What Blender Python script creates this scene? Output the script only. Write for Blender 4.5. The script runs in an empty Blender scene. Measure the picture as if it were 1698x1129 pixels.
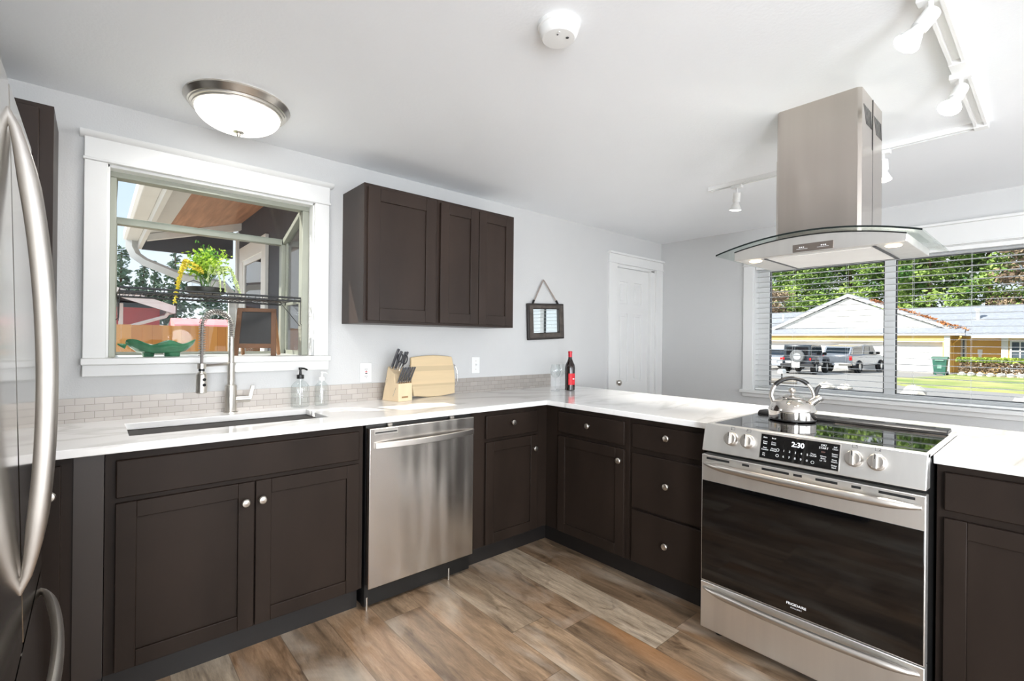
import bpy, bmesh, math, random
from mathutils import Vector, Matrix
random.seed(7)
scene = bpy.context.scene
COL = scene.collection
R = math.radians
# ---------------------------------------------------------------- camera
cam_d = bpy.data.cameras.new('camera')
cam = bpy.data.objects.new('camera', cam_d); COL.objects.link(cam)
cr = Vector((0.75451618, -0.65619624, 0.01057496))
cu = Vector((-0.00857163, 0.0062587, 0.99994368))
cf = Vector((0.65622546, 0.75456433, 0.00090238))
m = Matrix.Identity(4)
for i in range(3):
    m[i][0] = cr[i]; m[i][1] = cu[i]; m[i][2] = -cf[i]
m.translation = (-2.14748, -2.77731, 1.28458)
cam.matrix_world = m
cam_d.sensor_fit = 'HORIZONTAL'; cam_d.sensor_width = 36.0
cam_d.lens = 796.417 / 1698 * 36.0
cam_d.clip_start = 0.02; cam_d.clip_end = 400
scene.camera = cam
scene.view_settings.view_transform = 'Standard'
scene.view_settings.look = 'None'
scene.view_settings.exposure = 0.78
scene.view_settings.gamma = 1.0
scene.view_settings.use_curve_mapping = False
scene.cycles.use_denoising = True
scene.cycles.max_bounces = 10
scene.cycles.blur_glossy = 0.05
scene.cycles.transparent_max_bounces = 24
# ---------------------------------------------------------------- sky and sun
w = bpy.data.worlds.new('sky'); scene.world = w; w.use_nodes = True
nt = w.node_tree; N = nt.nodes; L = nt.links
bg = N['Background']
tc = N.new('ShaderNodeTexCoord'); sx = N.new('ShaderNodeSeparateXYZ')
L.new(tc.outputs['Generated'], sx.inputs[0])
rp = N.new('ShaderNodeValToRGB'); L.new(sx.outputs[2], rp.inputs[0])
rp.color_ramp.elements[0].position = 0.0; rp.color_ramp.elements[0].color = (0.80, 0.90, 1.0, 1)
rp.color_ramp.elements[1].position = 0.7; rp.color_ramp.elements[1].color = (0.36, 0.58, 0.95, 1)
nz = N.new('ShaderNodeTexNoise'); nz.inputs['Scale'].default_value = 3.0; nz.inputs['Detail'].default_value = 6
L.new(tc.outputs['Generated'], nz.inputs['Vector'])
r2 = N.new('ShaderNodeValToRGB'); L.new(nz.outputs['Fac'], r2.inputs[0])
r2.color_ramp.elements[0].position = 0.42; r2.color_ramp.elements[1].position = 0.62
mx = N.new('ShaderNodeMixRGB'); L.new(r2.outputs[0], mx.inputs[0]); L.new(rp.outputs[0], mx.inputs[1])
mx.inputs[2].default_value = (0.97, 0.98, 1.0, 1)
L.new(mx.outputs[0], bg.inputs[0]); bg.inputs[1].default_value = 0.70
sd = bpy.data.lights.new('sun', 'SUN'); sun = bpy.data.objects.new('sun', sd); COL.objects.link(sun)
sd.energy = 5.2; sd.angle = R(0.53); sd.color = (1.0, 0.95, 0.87)
el = R(40.0); az = Vector((0.88, -0.475, 0)).normalized()
sun.rotation_euler = Vector((az.x*math.cos(el), az.y*math.cos(el), -math.sin(el))).to_track_quat('-Z', 'Y').to_euler()
def area_light(name, loc, direction, sx_, sy_, power, color=(1, 1, 1)):
    d = bpy.data.lights.new(name, 'AREA'); d.shape = 'RECTANGLE'; d.size = sx_; d.size_y = sy_
    d.energy = power; d.color = color
    o = bpy.data.objects.new(name, d); COL.objects.link(o); o.location = loc
    o.rotation_euler = Vector(direction).to_track_quat('-Z', 'Y').to_euler()
    return o
# added fill lights out of view: two along the back wall, one at left
area_light('back_fill_wide', (-1.2, -5.85, 1.15), (0, 1, 0.3), 2.4, 2.0, 38, (0.88, 0.935, 1.0))
area_light('back_fill_small', (1.3, -5.85, 1.4), (0, 1, -0.1), 1.5, 1.3, 12, (0.88, 0.935, 1.0))
area_light('left_fill', (-2.98, -4.3, 1.15), (1, .35, 0), 1.6, 1.5, 118, (0.88, 0.935, 1.0))  # added fill by the left wall, no opening behind it
for rx_, ry_ in ((-1.2, -4.8), (.3, -5.0)):   # fill points added behind the camera, without fixtures
    d_ = bpy.data.lights.new('rear_fill', 'POINT'); d_.energy = 11; d_.shadow_soft_size = .15; d_.color = (.97, .98, 1)
    o_ = bpy.data.objects.new('rear_fill', d_); COL.objects.link(o_); o_.location = (rx_, ry_, 1.25)
# ---------------------------------------------------------------- helpers
class MB:
    """collects shapes; build() links them as ONE mesh object"""
    def __init__(s, T=None): s.v = []; s.f = []; s.mi = []; s.T = T
    def _a(s, vs, fs, mi=0):
        b = len(s.v)
        for p in vs:
            s.v.append(Vector(s.T(*p)) if s.T else Vector(p))
        for f in fs: s.f.append([b+i for i in f]); s.mi.append(mi)
    def box(s, a, b, mi=0):
        x0, y0, z0 = a; x1, y1, z1 = b
        s._a([(x0,y0,z0),(x1,y0,z0),(x1,y1,z0),(x0,y1,z0),(x0,y0,z1),(x1,y0,z1),(x1,y1,z1),(x0,y1,z1)],
             [(0,3,2,1),(4,5,6,7),(0,1,5,4),(1,2,6,5),(2,3,7,6),(3,0,4,7)], mi); return s
    def prism(s, poly, ax, d0, d1, mi=0):
        """poly: 2-D points in the other two axes (in xyz order)"""
        n = len(poly); vs = []
        for d in (d0, d1):
            for (p, q) in poly:
                vs.append((d,p,q) if ax == 0 else (p,d,q) if ax == 1 else (p,q,d))
        fs = [list(range(n))[::-1], list(range(n, 2*n))] + [(i, (i+1) % n, n+(i+1) % n, n+i) for i in range(n)]
        s._a(vs, fs, mi); return s
    def tube(s, path, r, n=8, closed=False, flat=None, mi=0):
        P = [Vector(p) for p in path]; m_ = len(P); vs = []
        rr = r if isinstance(r, (list, tuple)) else [r]*m_
        up = None
        for i, p in enumerate(P):
            if closed: t = P[(i+1) % m_]-P[i-1]
            else: t = P[min(i+1, m_-1)]-P[max(i-1, 0)]
            t.normalize()
            if up is None:
                up = Vector((0,0,1)) if abs(t.z) < .9 else Vector((1,0,0))
                up = (up-t*up.dot(t)).normalized()
            else:
                up = up-t*up.dot(t)
                up = up.normalized() if up.length > 1e-6 else Vector((1,0,0))
            sd_ = t.cross(up)
            ka, kb = flat if flat else (1, 1)
            for k in range(n):
                a = 2*math.pi*k/n
                vs.append(tuple(p+(up*math.cos(a)*ka+sd_*math.sin(a)*kb)*rr[i]))
        fs = []
        for i in range(m_ if closed else m_-1):
            j = (i+1) % m_
            for k in range(n):
                fs.append((i*n+k, i*n+(k+1) % n, j*n+(k+1) % n, j*n+k))
        if not closed: fs += [list(range(n))[::-1], [(m_-1)*n+k for k in range(n)]]
        s._a(vs, fs, mi); return s
    def cyl(s, p, q, r, r2=None, n=16, mi=0):
        return s.tube([p, q], [r, r if r2 is None else r2], n, mi=mi)
    def lathe(s, prof, o=(0,0,0), ax=(0,0,1), n=28, mi=0, a0=0, a1=2*math.pi):
        A = Vector(ax).normalized(); U = Vector((1,0,0)) if abs(A.x) < .9 else Vector((0,1,0))
        U = (U-A*U.dot(A)).normalized(); W = A.cross(U); o = Vector(o); vs = []
        full = abs(a1-a0-2*math.pi) < 1e-6; nn = n if full else n+1
        for (r, h) in prof:
            for k in range(nn):
                a = a0+(a1-a0)*k/n
                vs.append(tuple(o+A*h+(U*math.cos(a)+W*math.sin(a))*max(r, 1e-5)))
        fs = []
        for i in range(len(prof)-1):
            for k in range(n):
                k2 = (k+1) % n if full else k+1
                fs.append((i*nn+k, i*nn+k2, (i+1)*nn+k2, (i+1)*nn+k))
        s._a(vs, fs, mi); return s
    def ball(s, c, r, n=14, sc=(1,1,1), mi=0):
        c = Vector(c); vs = []; h = n//2
        for i in range(h+1):
            t = math.pi*i/h
            for k in range(n):
                a = 2*math.pi*k/n
                vs.append((c.x+r*sc[0]*max(math.sin(t),1e-4)*math.cos(a), c.y+r*sc[1]*max(math.sin(t),1e-4)*math.sin(a), c.z+r*sc[2]*math.cos(t)))
        s._a(vs, [(i*n+k, i*n+(k+1) % n, (i+1)*n+(k+1) % n, (i+1)*n+k) for i in range(h) for k in range(n)], mi); return s
    def quad(s, a, b, c, d, mi=0): s._a([a, b, c, d], [(0,1,2,3)], mi); return s
    def cells(s, xs, ys, mask, z0, z1):
        """slab over grid cells where mask(i,j): one watertight solid with holes"""
        I = len(xs)-1; J = len(ys)-1; on = lambda i, j: 0 <= i < I and 0 <= j < J and mask(i, j)
        idx = {}
        def vid(i, j, k):
            if (i,j,k) not in idx:
                idx[(i,j,k)] = len(s.v); p = (xs[i], ys[j], z1 if k else z0)
                s.v.append(Vector(s.T(*p)) if s.T else Vector(p))
            return idx[(i,j,k)]
        def f(*q): s.f.append([vid(*a) for a in q]); s.mi.append(0)
        for i in range(I):
            for j in range(J):
                if not on(i, j): continue
                f((i,j,1),(i+1,j,1),(i+1,j+1,1),(i,j+1,1)); f((i,j,0),(i,j+1,0),(i+1,j+1,0),(i+1,j,0))
                if not on(i-1,j): f((i,j,0),(i,j,1),(i,j+1,1),(i,j+1,0))
                if not on(i+1,j): f((i+1,j,0),(i+1,j+1,0),(i+1,j+1,1),(i+1,j,1))
                if not on(i,j-1): f((i,j,0),(i+1,j,0),(i+1,j,1),(i,j,1))
                if not on(i,j+1): f((i,j+1,0),(i,j+1,1),(i+1,j+1,1),(i+1,j+1,0))
        return s
    def build(s, name, mat, parent=None, bev=0, seg=2, smooth=35, fix=True):
        me = bpy.data.meshes.new(name)
        off = Vector(ORG.get(parent.name, (0,0,0))) if parent else Vector((0,0,0))
        me.from_pydata([tuple(p-off) for p in s.v], [], s.f)
        mats = mat if isinstance(mat, (list, tuple)) else [mat]
        for q in mats: me.materials.append(q)
        if len(mats) > 1: me.polygons.foreach_set('material_index', s.mi)
        if fix:
            bm = bmesh.new(); bm.from_mesh(me); bmesh.ops.recalc_face_normals(bm, faces=bm.faces); bm.to_mesh(me); bm.free()
        if smooth:
            me.polygons.foreach_set('use_smooth', [True]*len(me.polygons)); me.set_sharp_from_angle(angle=R(smooth))
        o = bpy.data.objects.new(name, me); COL.objects.link(o)
        if parent: o.parent = parent; ORG[o.name] = tuple(off)
        if bev:
            b = o.modifiers.new('edge', 'BEVEL'); b.width = bev; b.segments = seg; b.limit_method = 'ANGLE'; b.angle_limit = R(40)
        return o
ORG = {}
def thing(name, label, cat, loc=(0,0,0), group=None, org=True):
    o = bpy.data.objects.new(name, None); COL.objects.link(o); o.location = loc; o.empty_display_size = .05
    o['label'] = label; o['category'] = cat
    if group: o['group'] = group
    if org: ORG[o.name] = tuple(loc)
    return o
def tag(o, label, cat, group=None):
    o['label'] = label; o['category'] = cat
    if group: o['group'] = group
    return o
def struct(o): o['kind'] = 'structure'; return o
def sroot(name, loc=(0,0,0)):
    o = bpy.data.objects.new(name, None); COL.objects.link(o); o.location = loc; o['kind'] = 'structure'; ORG[o.name] = tuple(loc); return o
def dup(o, parent=None):
    c = o.copy(); COL.objects.link(c)
    if parent: c.parent = parent
    for ch in list(o.children): dup(ch, c)
    return c
# ---------------------------------------------------------------- materials
def s2l(c): return tuple((v/255/12.92 if v/255 <= .04045 else ((v/255+.055)/1.055)**2.4) for v in c)
def mat(name, rgb, rough=.5, metal=0.0, var=.12, scale=6.0, bump=0.0, bscale=80.0, stretch=(1,1,1), spec=.5, emit=0, coat=0, rvar=0):
    """principled with noise-driven colour (and optional bump); rgb in sRGB 0..255"""
    m_ = bpy.data.materials.new(name); m_.use_nodes = True; t = m_.node_tree; n = t.nodes; l = t.links
    p = n['Principled BSDF']; c = s2l(rgb)
    tc_ = n.new('ShaderNodeTexCoord'); mp = n.new('ShaderNodeMapping'); mp.inputs['Scale'].default_value = stretch
    l.new(tc_.outputs['Object'], mp.inputs[0])
    z = n.new('ShaderNodeTexNoise'); z.inputs['Scale'].default_value = scale; z.inputs['Detail'].default_value = 4
    l.new(mp.outputs[0], z.inputs['Vector'])
    r_ = n.new('ShaderNodeValToRGB'); l.new(z.outputs['Fac'], r_.inputs[0])
    r_.color_ramp.elements[0].position = .3; r_.color_ramp.elements[1].position = .7
    r_.color_ramp.elements[0].color = tuple(v*(1-var) for v in c)+(1,)
    r_.color_ramp.elements[1].color = tuple(min(1, v*(1+var)) for v in c)+(1,)
    l.new(r_.outputs[0], p.inputs['Base Color'])
    p.inputs['Roughness'].default_value = rough; p.inputs['Metallic'].default_value = metal
    p.inputs['Specular IOR Level'].default_value = spec
    if coat: p.inputs['Coat Weight'].default_value = coat; p.inputs['Coat Roughness'].default_value = .08
    if rvar:
        q = n.new('ShaderNodeMapRange'); l.new(z.outputs['Fac'], q.inputs[0]); q.inputs[3].default_value = rough-rvar; q.inputs[4].default_value = rough+rvar
        l.new(q.outputs[0], p.inputs['Roughness'])
    if bump:
        b = n.new('ShaderNodeBump'); b.inputs['Strength'].default_value = bump; b.inputs['Distance'].default_value = .01
        z2 = n.new('ShaderNodeTexNoise'); z2.inputs['Scale'].default_value = bscale; z2.inputs['Detail'].default_value = 2
        l.new(mp.outputs[0], z2.inputs['Vector']); l.new(z2.outputs['Fac'], b.inputs['Height']); l.new(b.outputs[0], p.inputs['Normal'])
    if emit:
        l.new(r_.outputs[0], p.inputs['Emission Color']); p.inputs['Emission Strength'].default_value = emit
    return m_
def glass_thin(name, tint=(1,1,1), ior=1.3, rough=0.0):
    m_ = bpy.data.materials.new(name); m_.use_nodes = True; t = m_.node_tree; n = t.nodes; l = t.links
    n.remove(n['Principled BSDF']); out = n['Material Output']
    a = n.new('ShaderNodeBsdfTransparent'); g = n.new('ShaderNodeBsdfGlossy'); x = n.new('ShaderNodeMixShader')
    f0 = ((ior-1)/(ior+1))**2; lw = n.new('ShaderNodeLayerWeight'); pw = n.new('ShaderNodeMath'); pw.operation = 'POWER'; pw.inputs[1].default_value = 5
    fr = n.new('ShaderNodeMapRange'); fr.inputs[3].default_value = f0; fr.inputs[4].default_value = .85
    l.new(lw.outputs['Facing'], pw.inputs[0]); l.new(pw.outputs[0], fr.inputs[0]); a.inputs[0].default_value = tint+(1,); g.inputs['Roughness'].default_value = rough
    z = n.new('ShaderNodeTexNoise'); z.inputs['Scale'].default_value = 3; b = n.new('ShaderNodeBump'); b.inputs['Strength'].default_value = .02
    l.new(z.outputs['Fac'], b.inputs['Height']); l.new(b.outputs[0], g.inputs['Normal'])
    l.new(fr.outputs[0], x.inputs[0]); l.new(a.outputs[0], x.inputs[1]); l.new(g.outputs[0], x.inputs[2]); l.new(x.outputs[0], out.inputs[0])
    return m_
def leafmat(name, c0, c1, scale=2.0):
    m_ = mat(name, c0, .7, var=0, scale=scale); n = m_.node_tree.nodes
    r_ = [q for q in n if q.type == 'VALTORGB'][0]
    r_.color_ramp.elements[0].position = .35; r_.color_ramp.elements[1].position = .65
    r_.color_ramp.elements[0].color = s2l(c0)+(1,); r_.color_ramp.elements[1].color = s2l(c1)+(1,)
    return m_
M = {}
M['wall'] = mat('wall_paint', (206, 206, 205), .55, var=.015, scale=2, bump=.12, bscale=140)
M['ceil'] = mat('ceiling_paint', (243, 245, 247), .6, var=.01, scale=2, bump=.08, bscale=90)
M['white'] = mat('white_trim_paint', (229, 229, 227), .32, var=.015)
M['door'] = mat('white_door_paint', (228, 228, 226), .35, var=.015)
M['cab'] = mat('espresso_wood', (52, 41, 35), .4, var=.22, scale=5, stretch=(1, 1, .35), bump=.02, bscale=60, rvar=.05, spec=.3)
M['cabbase'] = mat('shaded_espresso_wood', (38, 30, 25), .45, var=.22, scale=5, stretch=(1, 1, .35), bump=.02, bscale=60, rvar=.05, spec=.15)  # espresso wood again, darkened: the base cabinets' shade is in the colour
M['filler'] = mat('brown_filler_wood', (42, 33, 27), .42, var=.15, scale=6, stretch=(1, 1, .3))
M['toe'] = mat('black_toe_kick', (22, 18, 16), .5, var=.15)
M['nickel'] = mat('brushed_nickel', (205, 200, 192), .28, 1.0, var=.05, scale=30)
M['chrome'] = mat('chrome', (225, 225, 225), .08, 1.0, var=.02)
M['steel'] = mat('brushed_steel', (228, 226, 222), .42, 1.0, var=.04, scale=20, stretch=(1, 1, .05))
M['steelkettle'] = mat('polished_steel', (215, 210, 204), .07, 1.0, var=.03)
M['greysteel'] = mat('grey_fridge_steel', (190, 186, 180), .12, 1.0, var=.03, scale=15, stretch=(1, 1, .05))
M['handle'] = mat('satin_handle_steel', (198, 193, 187), .36, 1.0, var=.03, scale=20)
M['black'] = mat('black_plastic', (18, 18, 18), .35, var=.2)
M['darkgrey'] = mat('dark_grey_plastic', (52, 52, 54), .4, var=.1)
M['blackglass'] = mat('black_glass', (9, 9, 10), .03, var=.2, spec=.6)
M['cooktop'] = mat('ceramic_cooktop_glass', (9, 9, 10), .025, var=.2); M['cooktop'].node_tree.nodes['Principled BSDF'].inputs['IOR'].default_value = 2.7
M['sink'] = mat('black_composite_sink', (20, 20, 20), .45, var=.3, scale=200)
M['rubber'] = mat('black_rubber', (14, 14, 14), .7, var=.2)
M['pane'] = glass_thin('window_glass', (.97, .985, .98), 1.22)
M['clear'] = glass_thin('clear_glass', (.97, .98, .98), 1.65)
M['ribbed'] = glass_thin('ribbed_glass', (.94, .96, .96), 1.7)
M['hose'] = mat('grey_hose', (128, 122, 118), .4, .5)
M['hoodglass'] = glass_thin('hood_glass', (.90, .94, .92), 1.45)
M['glassedge'] = mat('dark_green_glass_edge', (28, 36, 34), .1, var=.1)
M['olive'] = mat('grey_green_aluminium', (150, 152, 140), .4, .3, var=.05)
M['plastic'] = mat('white_plastic', (238, 238, 236), .35, var=.01)
M['maple'] = mat('pale_maple', (226, 202, 166), .45, var=.10, scale=7, stretch=(1, 1, .25))
M['walnut'] = mat('walnut_frame', (96, 66, 44), .5, var=.25, scale=12, stretch=(1, 1, .3))
M['paper'] = mat('white_print', (245, 245, 245), .5, var=0, emit=0)
M['wire'] = mat('black_wire', (20, 20, 20), .4, var=.1)
def wave_bump(mm, scale, strength, stretch):
    t = mm.node_tree; n = t.nodes; l = t.links; p = n['Principled BSDF']
    tc_ = n.new('ShaderNodeTexCoord'); mp = n.new('ShaderNodeMapping'); mp.inputs['Scale'].default_value = stretch; l.new(tc_.outputs['Object'], mp.inputs[0])
    z = n.new('ShaderNodeTexNoise'); z.inputs['Scale'].default_value = scale; z.inputs['Detail'].default_value = 1; l.new(mp.outputs[0], z.inputs['Vector'])
    b = n.new('ShaderNodeBump'); b.inputs['Strength'].default_value = strength; b.inputs['Distance'].default_value = .05
    l.new(z.outputs['Fac'], b.inputs['Height']); l.new(b.outputs[0], p.inputs['Normal'])
M['dwsteel'] = mat('dishwasher_steel', (200, 195, 189), .27, 1.0, var=.04, scale=20, stretch=(1, 1, .05)); wave_bump(M['dwsteel'], 4.0, .22, (2.2, 1, .35))
M['hoodsteel'] = mat('hood_steel', (196, 188, 180), .2, 1.0, var=.04, scale=20, stretch=(1, 1, .05)); wave_bump(M['hoodsteel'], 4.0, .12, (1, 2.2, .3))
# wood plank floor: planks along y
def floor_mat():
    m_ = bpy.data.materials.new('wood_plank_floor'); m_.use_nodes = True; t = m_.node_tree; n = t.nodes; l = t.links; p = n['Principled BSDF']
    def math_(op, a, b=None):
        q = n.new('ShaderNodeMath'); q.operation = op
        for i, v in enumerate((a, b)):
            if v is None: continue
            if isinstance(v, (int, float)): q.inputs[i].default_value = v
            else: l.new(v, q.inputs[i])
        return q.outputs[0]
    tc_ = n.new('ShaderNodeTexCoord'); s_ = n.new('ShaderNodeSeparateXYZ'); l.new(tc_.outputs['Object'], s_.inputs[0])
    u = math_('DIVIDE', math_('ADD', s_.outputs[0], 9.72), .195); row = math_('FLOOR', u); fu = math_('FRACT', u)
    wn = n.new('ShaderNodeTexWhiteNoise'); wn.noise_dimensions = '1D'; l.new(row, wn.inputs['W'])
    v = math_('DIVIDE', math_('ADD', s_.outputs[1], math_('MULTIPLY', wn.outputs['Value'], 7.3)), 1.22); colm = math_('FLOOR', v); fv = math_('FRACT', v)
    cb = n.new('ShaderNodeCombineXYZ'); l.new(row, cb.inputs[0]); l.new(colm, cb.inputs[1])
    w2 = n.new('ShaderNodeTexWhiteNoise'); w2.noise_dimensions = '2D'; l.new(cb.outputs[0], w2.inputs['Vector'])
    rp_ = n.new('ShaderNodeValToRGB'); l.new(w2.outputs['Value'], rp_.inputs[0]); rp_.color_ramp.interpolation = 'LINEAR'
    e = rp_.color_ramp.elements; e[0].position = 0; e[0].color = s2l((118, 98, 78))+(1,); e[1].position = 1; e[1].color = s2l((162, 147, 128))+(1,)
    for pos, c in ((.3, (132, 109, 87)), (.55, (143, 121, 98)), (.8, (130, 108, 86))):
        k = e.new(pos); k.color = s2l(c)+(1,)
    # grain: noise stretched along the plank, shifted per plank
    ad = n.new('ShaderNodeVectorMath'); ad.operation = 'ADD'; l.new(tc_.outputs['Object'], ad.inputs[0])
    sc = n.new('ShaderNodeVectorMath'); sc.operation = 'SCALE'; l.new(w2.outputs['Color'], sc.inputs[0]); sc.inputs['Scale'].default_value = 20; l.new(sc.outputs[0], ad.inputs[1])
    def nz_(scale, st, det=6, dist=0.0):
        mp = n.new('ShaderNodeMapping'); mp.inputs['Scale'].default_value = st; l.new(ad.outputs[0], mp.inputs[0])
        z = n.new('ShaderNodeTexNoise'); z.inputs['Scale'].default_value = scale; z.inputs['Detail'].default_value = det; z.inputs['Distortion'].default_value = dist
        l.new(mp.outputs[0], z.inputs['Vector']); return z.outputs['Fac']
    def ramp(fac, stops):
        q = n.new('ShaderNodeValToRGB'); l.new(fac, q.inputs[0]); ee = q.color_ramp.elements
        ee[0].position, ee[1].position = stops[0][0], stops[-1][0]; ee[0].color = stops[0][1]+(1,); ee[1].color = stops[-1][1]+(1,)
        for pp, c in stops[1:-1]: k = ee.new(pp); k.color = c+(1,)
        return q.outputs[0]
    def mix(mode, fac, a, b):
        q = n.new('ShaderNodeMixRGB'); q.blend_type = mode
        if isinstance(fac, float): q.inputs[0].default_value = fac
        else: l.new(fac, q.inputs[0])
        l.new(a, q.inputs[1])
        if isinstance(b, tuple): q.inputs[2].default_value = b
        else: l.new(b, q.inputs[2])
        return q.outputs[0]
    g1 = ramp(nz_(3.0, (5, .8, 1), 8, 1.2), [(.30, (.42, .40, .39)), (.5, (.9, .9, .9)), (.68, (1.25, 1.26, 1.28))])
    g2 = ramp(nz_(30, (5, .35, 1), 5, .4), [(.3, (.74, .73, .72)), (.65, (1.1, 1.1, 1.1))])
    patch = ramp(nz_(1.6, (2.2, .9, 1), 5, .8), [(.52, (0., 0., 0.)), (.72, (1., 1., 1.))])
    warm = ramp(nz_(1.1, (2.5, .8, 1), 3, .5), [(.56, (0., 0., 0.)), (.75, (.6, .6, .6))])
    g3 = ramp(nz_(90, (5, .5, 1), 4, .2), [(.35, (.78, .77, .76)), (.6, (1.1, 1.1, 1.1))])
    knot = ramp(nz_(2.4, (3.2, 1.2, 1), 4, 2.2), [(.28, (.42, .37, .33)), (.40, (1., 1., 1.))])
    c = mix('MULTIPLY', .9, rp_.outputs[0], g1); c = mix('MULTIPLY', .6, c, g3); c = mix('MULTIPLY', .8, c, knot); c = mix('MULTIPLY', .8, c, g2)
    c = mix('MIX', math_('MULTIPLY', patch, .5), c, s2l((192, 184, 172))+(1,))
    c = mix('MIX', math_('MULTIPLY', warm, .75), c, s2l((158, 108, 62))+(1,))
    # thin joints
    ju = math_('LESS_THAN', math_('MINIMUM', fu, math_('SUBTRACT', 1, fu)), .008); jv = math_('LESS_THAN', math_('MINIMUM', fv, math_('SUBTRACT', 1, fv)), .0014)
    j = math_('MAXIMUM', ju, jv); c = mix('MIX', math_('MULTIPLY', j, .45), c, s2l((60, 46, 36))+(1,))
    l.new(c, p.inputs['Base Color']); p.inputs['Roughness'].default_value = .38
    b = n.new('ShaderNodeBump'); b.inputs['Strength'].default_value = .1; b.inputs['Distance'].default_value = .004
    l.new(nz_(40, (5, .4, 1), 3), b.inputs['Height']); l.new(b.outputs[0], p.inputs['Normal'])
    return m_
M['floor'] = floor_mat()
def quartz():
    m_ = mat('white_quartz', (250, 249, 247), .07, var=.01, scale=3); t = m_.node_tree; n = t.nodes; l = t.links; p = n['Principled BSDF']
    src = p.inputs['Base Color'].links[0].from_socket
    tc_ = n.new('ShaderNodeTexCoord'); mp = n.new('ShaderNodeMapping'); mp.inputs['Rotation'].default_value = (0, 0, R(28)); mp.inputs['Scale'].default_value = (.5, 1.6, 1)
    l.new(tc_.outputs['Object'], mp.inputs[0])
    z = n.new('ShaderNodeTexNoise'); z.inputs['Scale'].default_value = 1.3; z.inputs['Detail'].default_value = 7; z.inputs['Distortion'].default_value = 1.0; l.new(mp.outputs[0], z.inputs['Vector'])
    r_ = n.new('ShaderNodeValToRGB'); l.new(z.outputs['Fac'], r_.inputs[0]); e = r_.color_ramp.elements
    e[0].position = .47; e[0].color = (0,0,0,1); e[1].position = .53; e[1].color = (0,0,0,1); k = e.new(.5); k.color = (.55,.55,.55,1)
    x = n.new('ShaderNodeMixRGB'); l.new(r_.outputs[0], x.inputs[0]); l.new(src, x.inputs[1]); x.inputs[2].default_value = s2l((206, 203, 198))+(1,)
    l.new(x.outputs[0], p.inputs['Base Color']); return m_
M['quartz'] = quartz()
def tiles():
    m_ = bpy.data.materials.new('metal_mosaic_tile'); m_.use_nodes = True; t = m_.node_tree; n = t.nodes; l = t.links; p = n['Principled BSDF']
    tc_ = n.new('ShaderNodeTexCoord'); mp = n.new('ShaderNodeMapping'); mp.inputs['Rotation'].default_value = (R(90), 0, 0); l.new(tc_.outputs['Object'], mp.inputs[0])
    b = n.new('ShaderNodeTexBrick'); l.new(mp.outputs[0], b.inputs['Vector']); b.inputs['Scale'].default_value = 1
    b.inputs['Brick Width'].default_value = .064; b.inputs['Row Height'].default_value = .030; b.inputs['Mortar Size'].default_value = .0008; b.inputs['Mortar Smooth'].default_value = 0
    b.inputs['Color1'].default_value = s2l((172, 165, 158))+(1,); b.inputs['Color2'].default_value = s2l((184, 177, 170))+(1,); b.inputs['Mortar'].default_value = s2l((134, 128, 122))+(1,)
    l.new(b.outputs['Color'], p.inputs['Base Color']); p.inputs['Metallic'].default_value = .6; p.inputs['Roughness'].default_value = .46
    bb = n.new('ShaderNodeBump'); bb.inputs['Strength'].default_value = .3; bb.inputs['Distance'].default_value = .001; bb.invert = True
    l.new(b.outputs['Fac'], bb.inputs['Height']); l.new(bb.outputs[0], p.inputs['Normal']); return m_
M['tile'] = tiles()
def emitter(name, rgb, strength):
    return mat(name, rgb, .4, var=.01, emit=strength)
def text(name, body, size, origin, X, Y, mt, parent, align='CENTER', depth=.0004):
    cu_ = bpy.data.curves.new(name, 'FONT'); cu_.body = body; cu_.size = size; cu_.align_x = align; cu_.align_y = 'CENTER'; cu_.extrude = depth
    o = bpy.data.objects.new(name, cu_); COL.objects.link(o)
    dg = bpy.context.evaluated_depsgraph_get(); me = bpy.data.meshes.new_from_object(o.evaluated_get(dg))
    bpy.data.objects.remove(o)
    X = Vector(X).normalized(); Y = Vector(Y).normalized(); Z = X.cross(Y); off = Vector(ORG.get(parent.name, (0,0,0)))
    mm = Matrix((X, Y, Z)).transposed().to_4x4(); mm.translation = Vector(origin)-off
    me.transform(mm); me.materials.clear(); me.materials.append(mt)
    o = bpy.data.objects.new(name, me); COL.objects.link(o); o.parent = parent; ORG[o.name] = tuple(off); return o
def merge_text(objs):
    """join several lettering meshes into the first one"""
    bm = bmesh.new()
    for o in objs: bm.from_mesh(o.data)
    bm.to_mesh(objs[0].data); bm.free()
    for o in objs[1:]: bpy.data.objects.remove(o)
    return objs[0]
TA = lambda a, o, z: (a, -o, z)       # along the sink wall, out into the room, up
TP = lambda a, o, z: (-o, a, z)       # along the peninsula front, out towards the camera, up
# ================================================================ room shell
ZC = 2.3146; XW = 2.333; XL = -3.05; YB = -5.8
struct(MB().cells([XL-.15, XW+.15], [YB-.15, .12], lambda i, j: True, -.12, 0).build('floor', M['floor']))
struct(MB().box((XL-.15, YB-.15, ZC), (XW+.15, .14, ZC+.18)).build('ceiling', M['ceil']))
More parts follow.
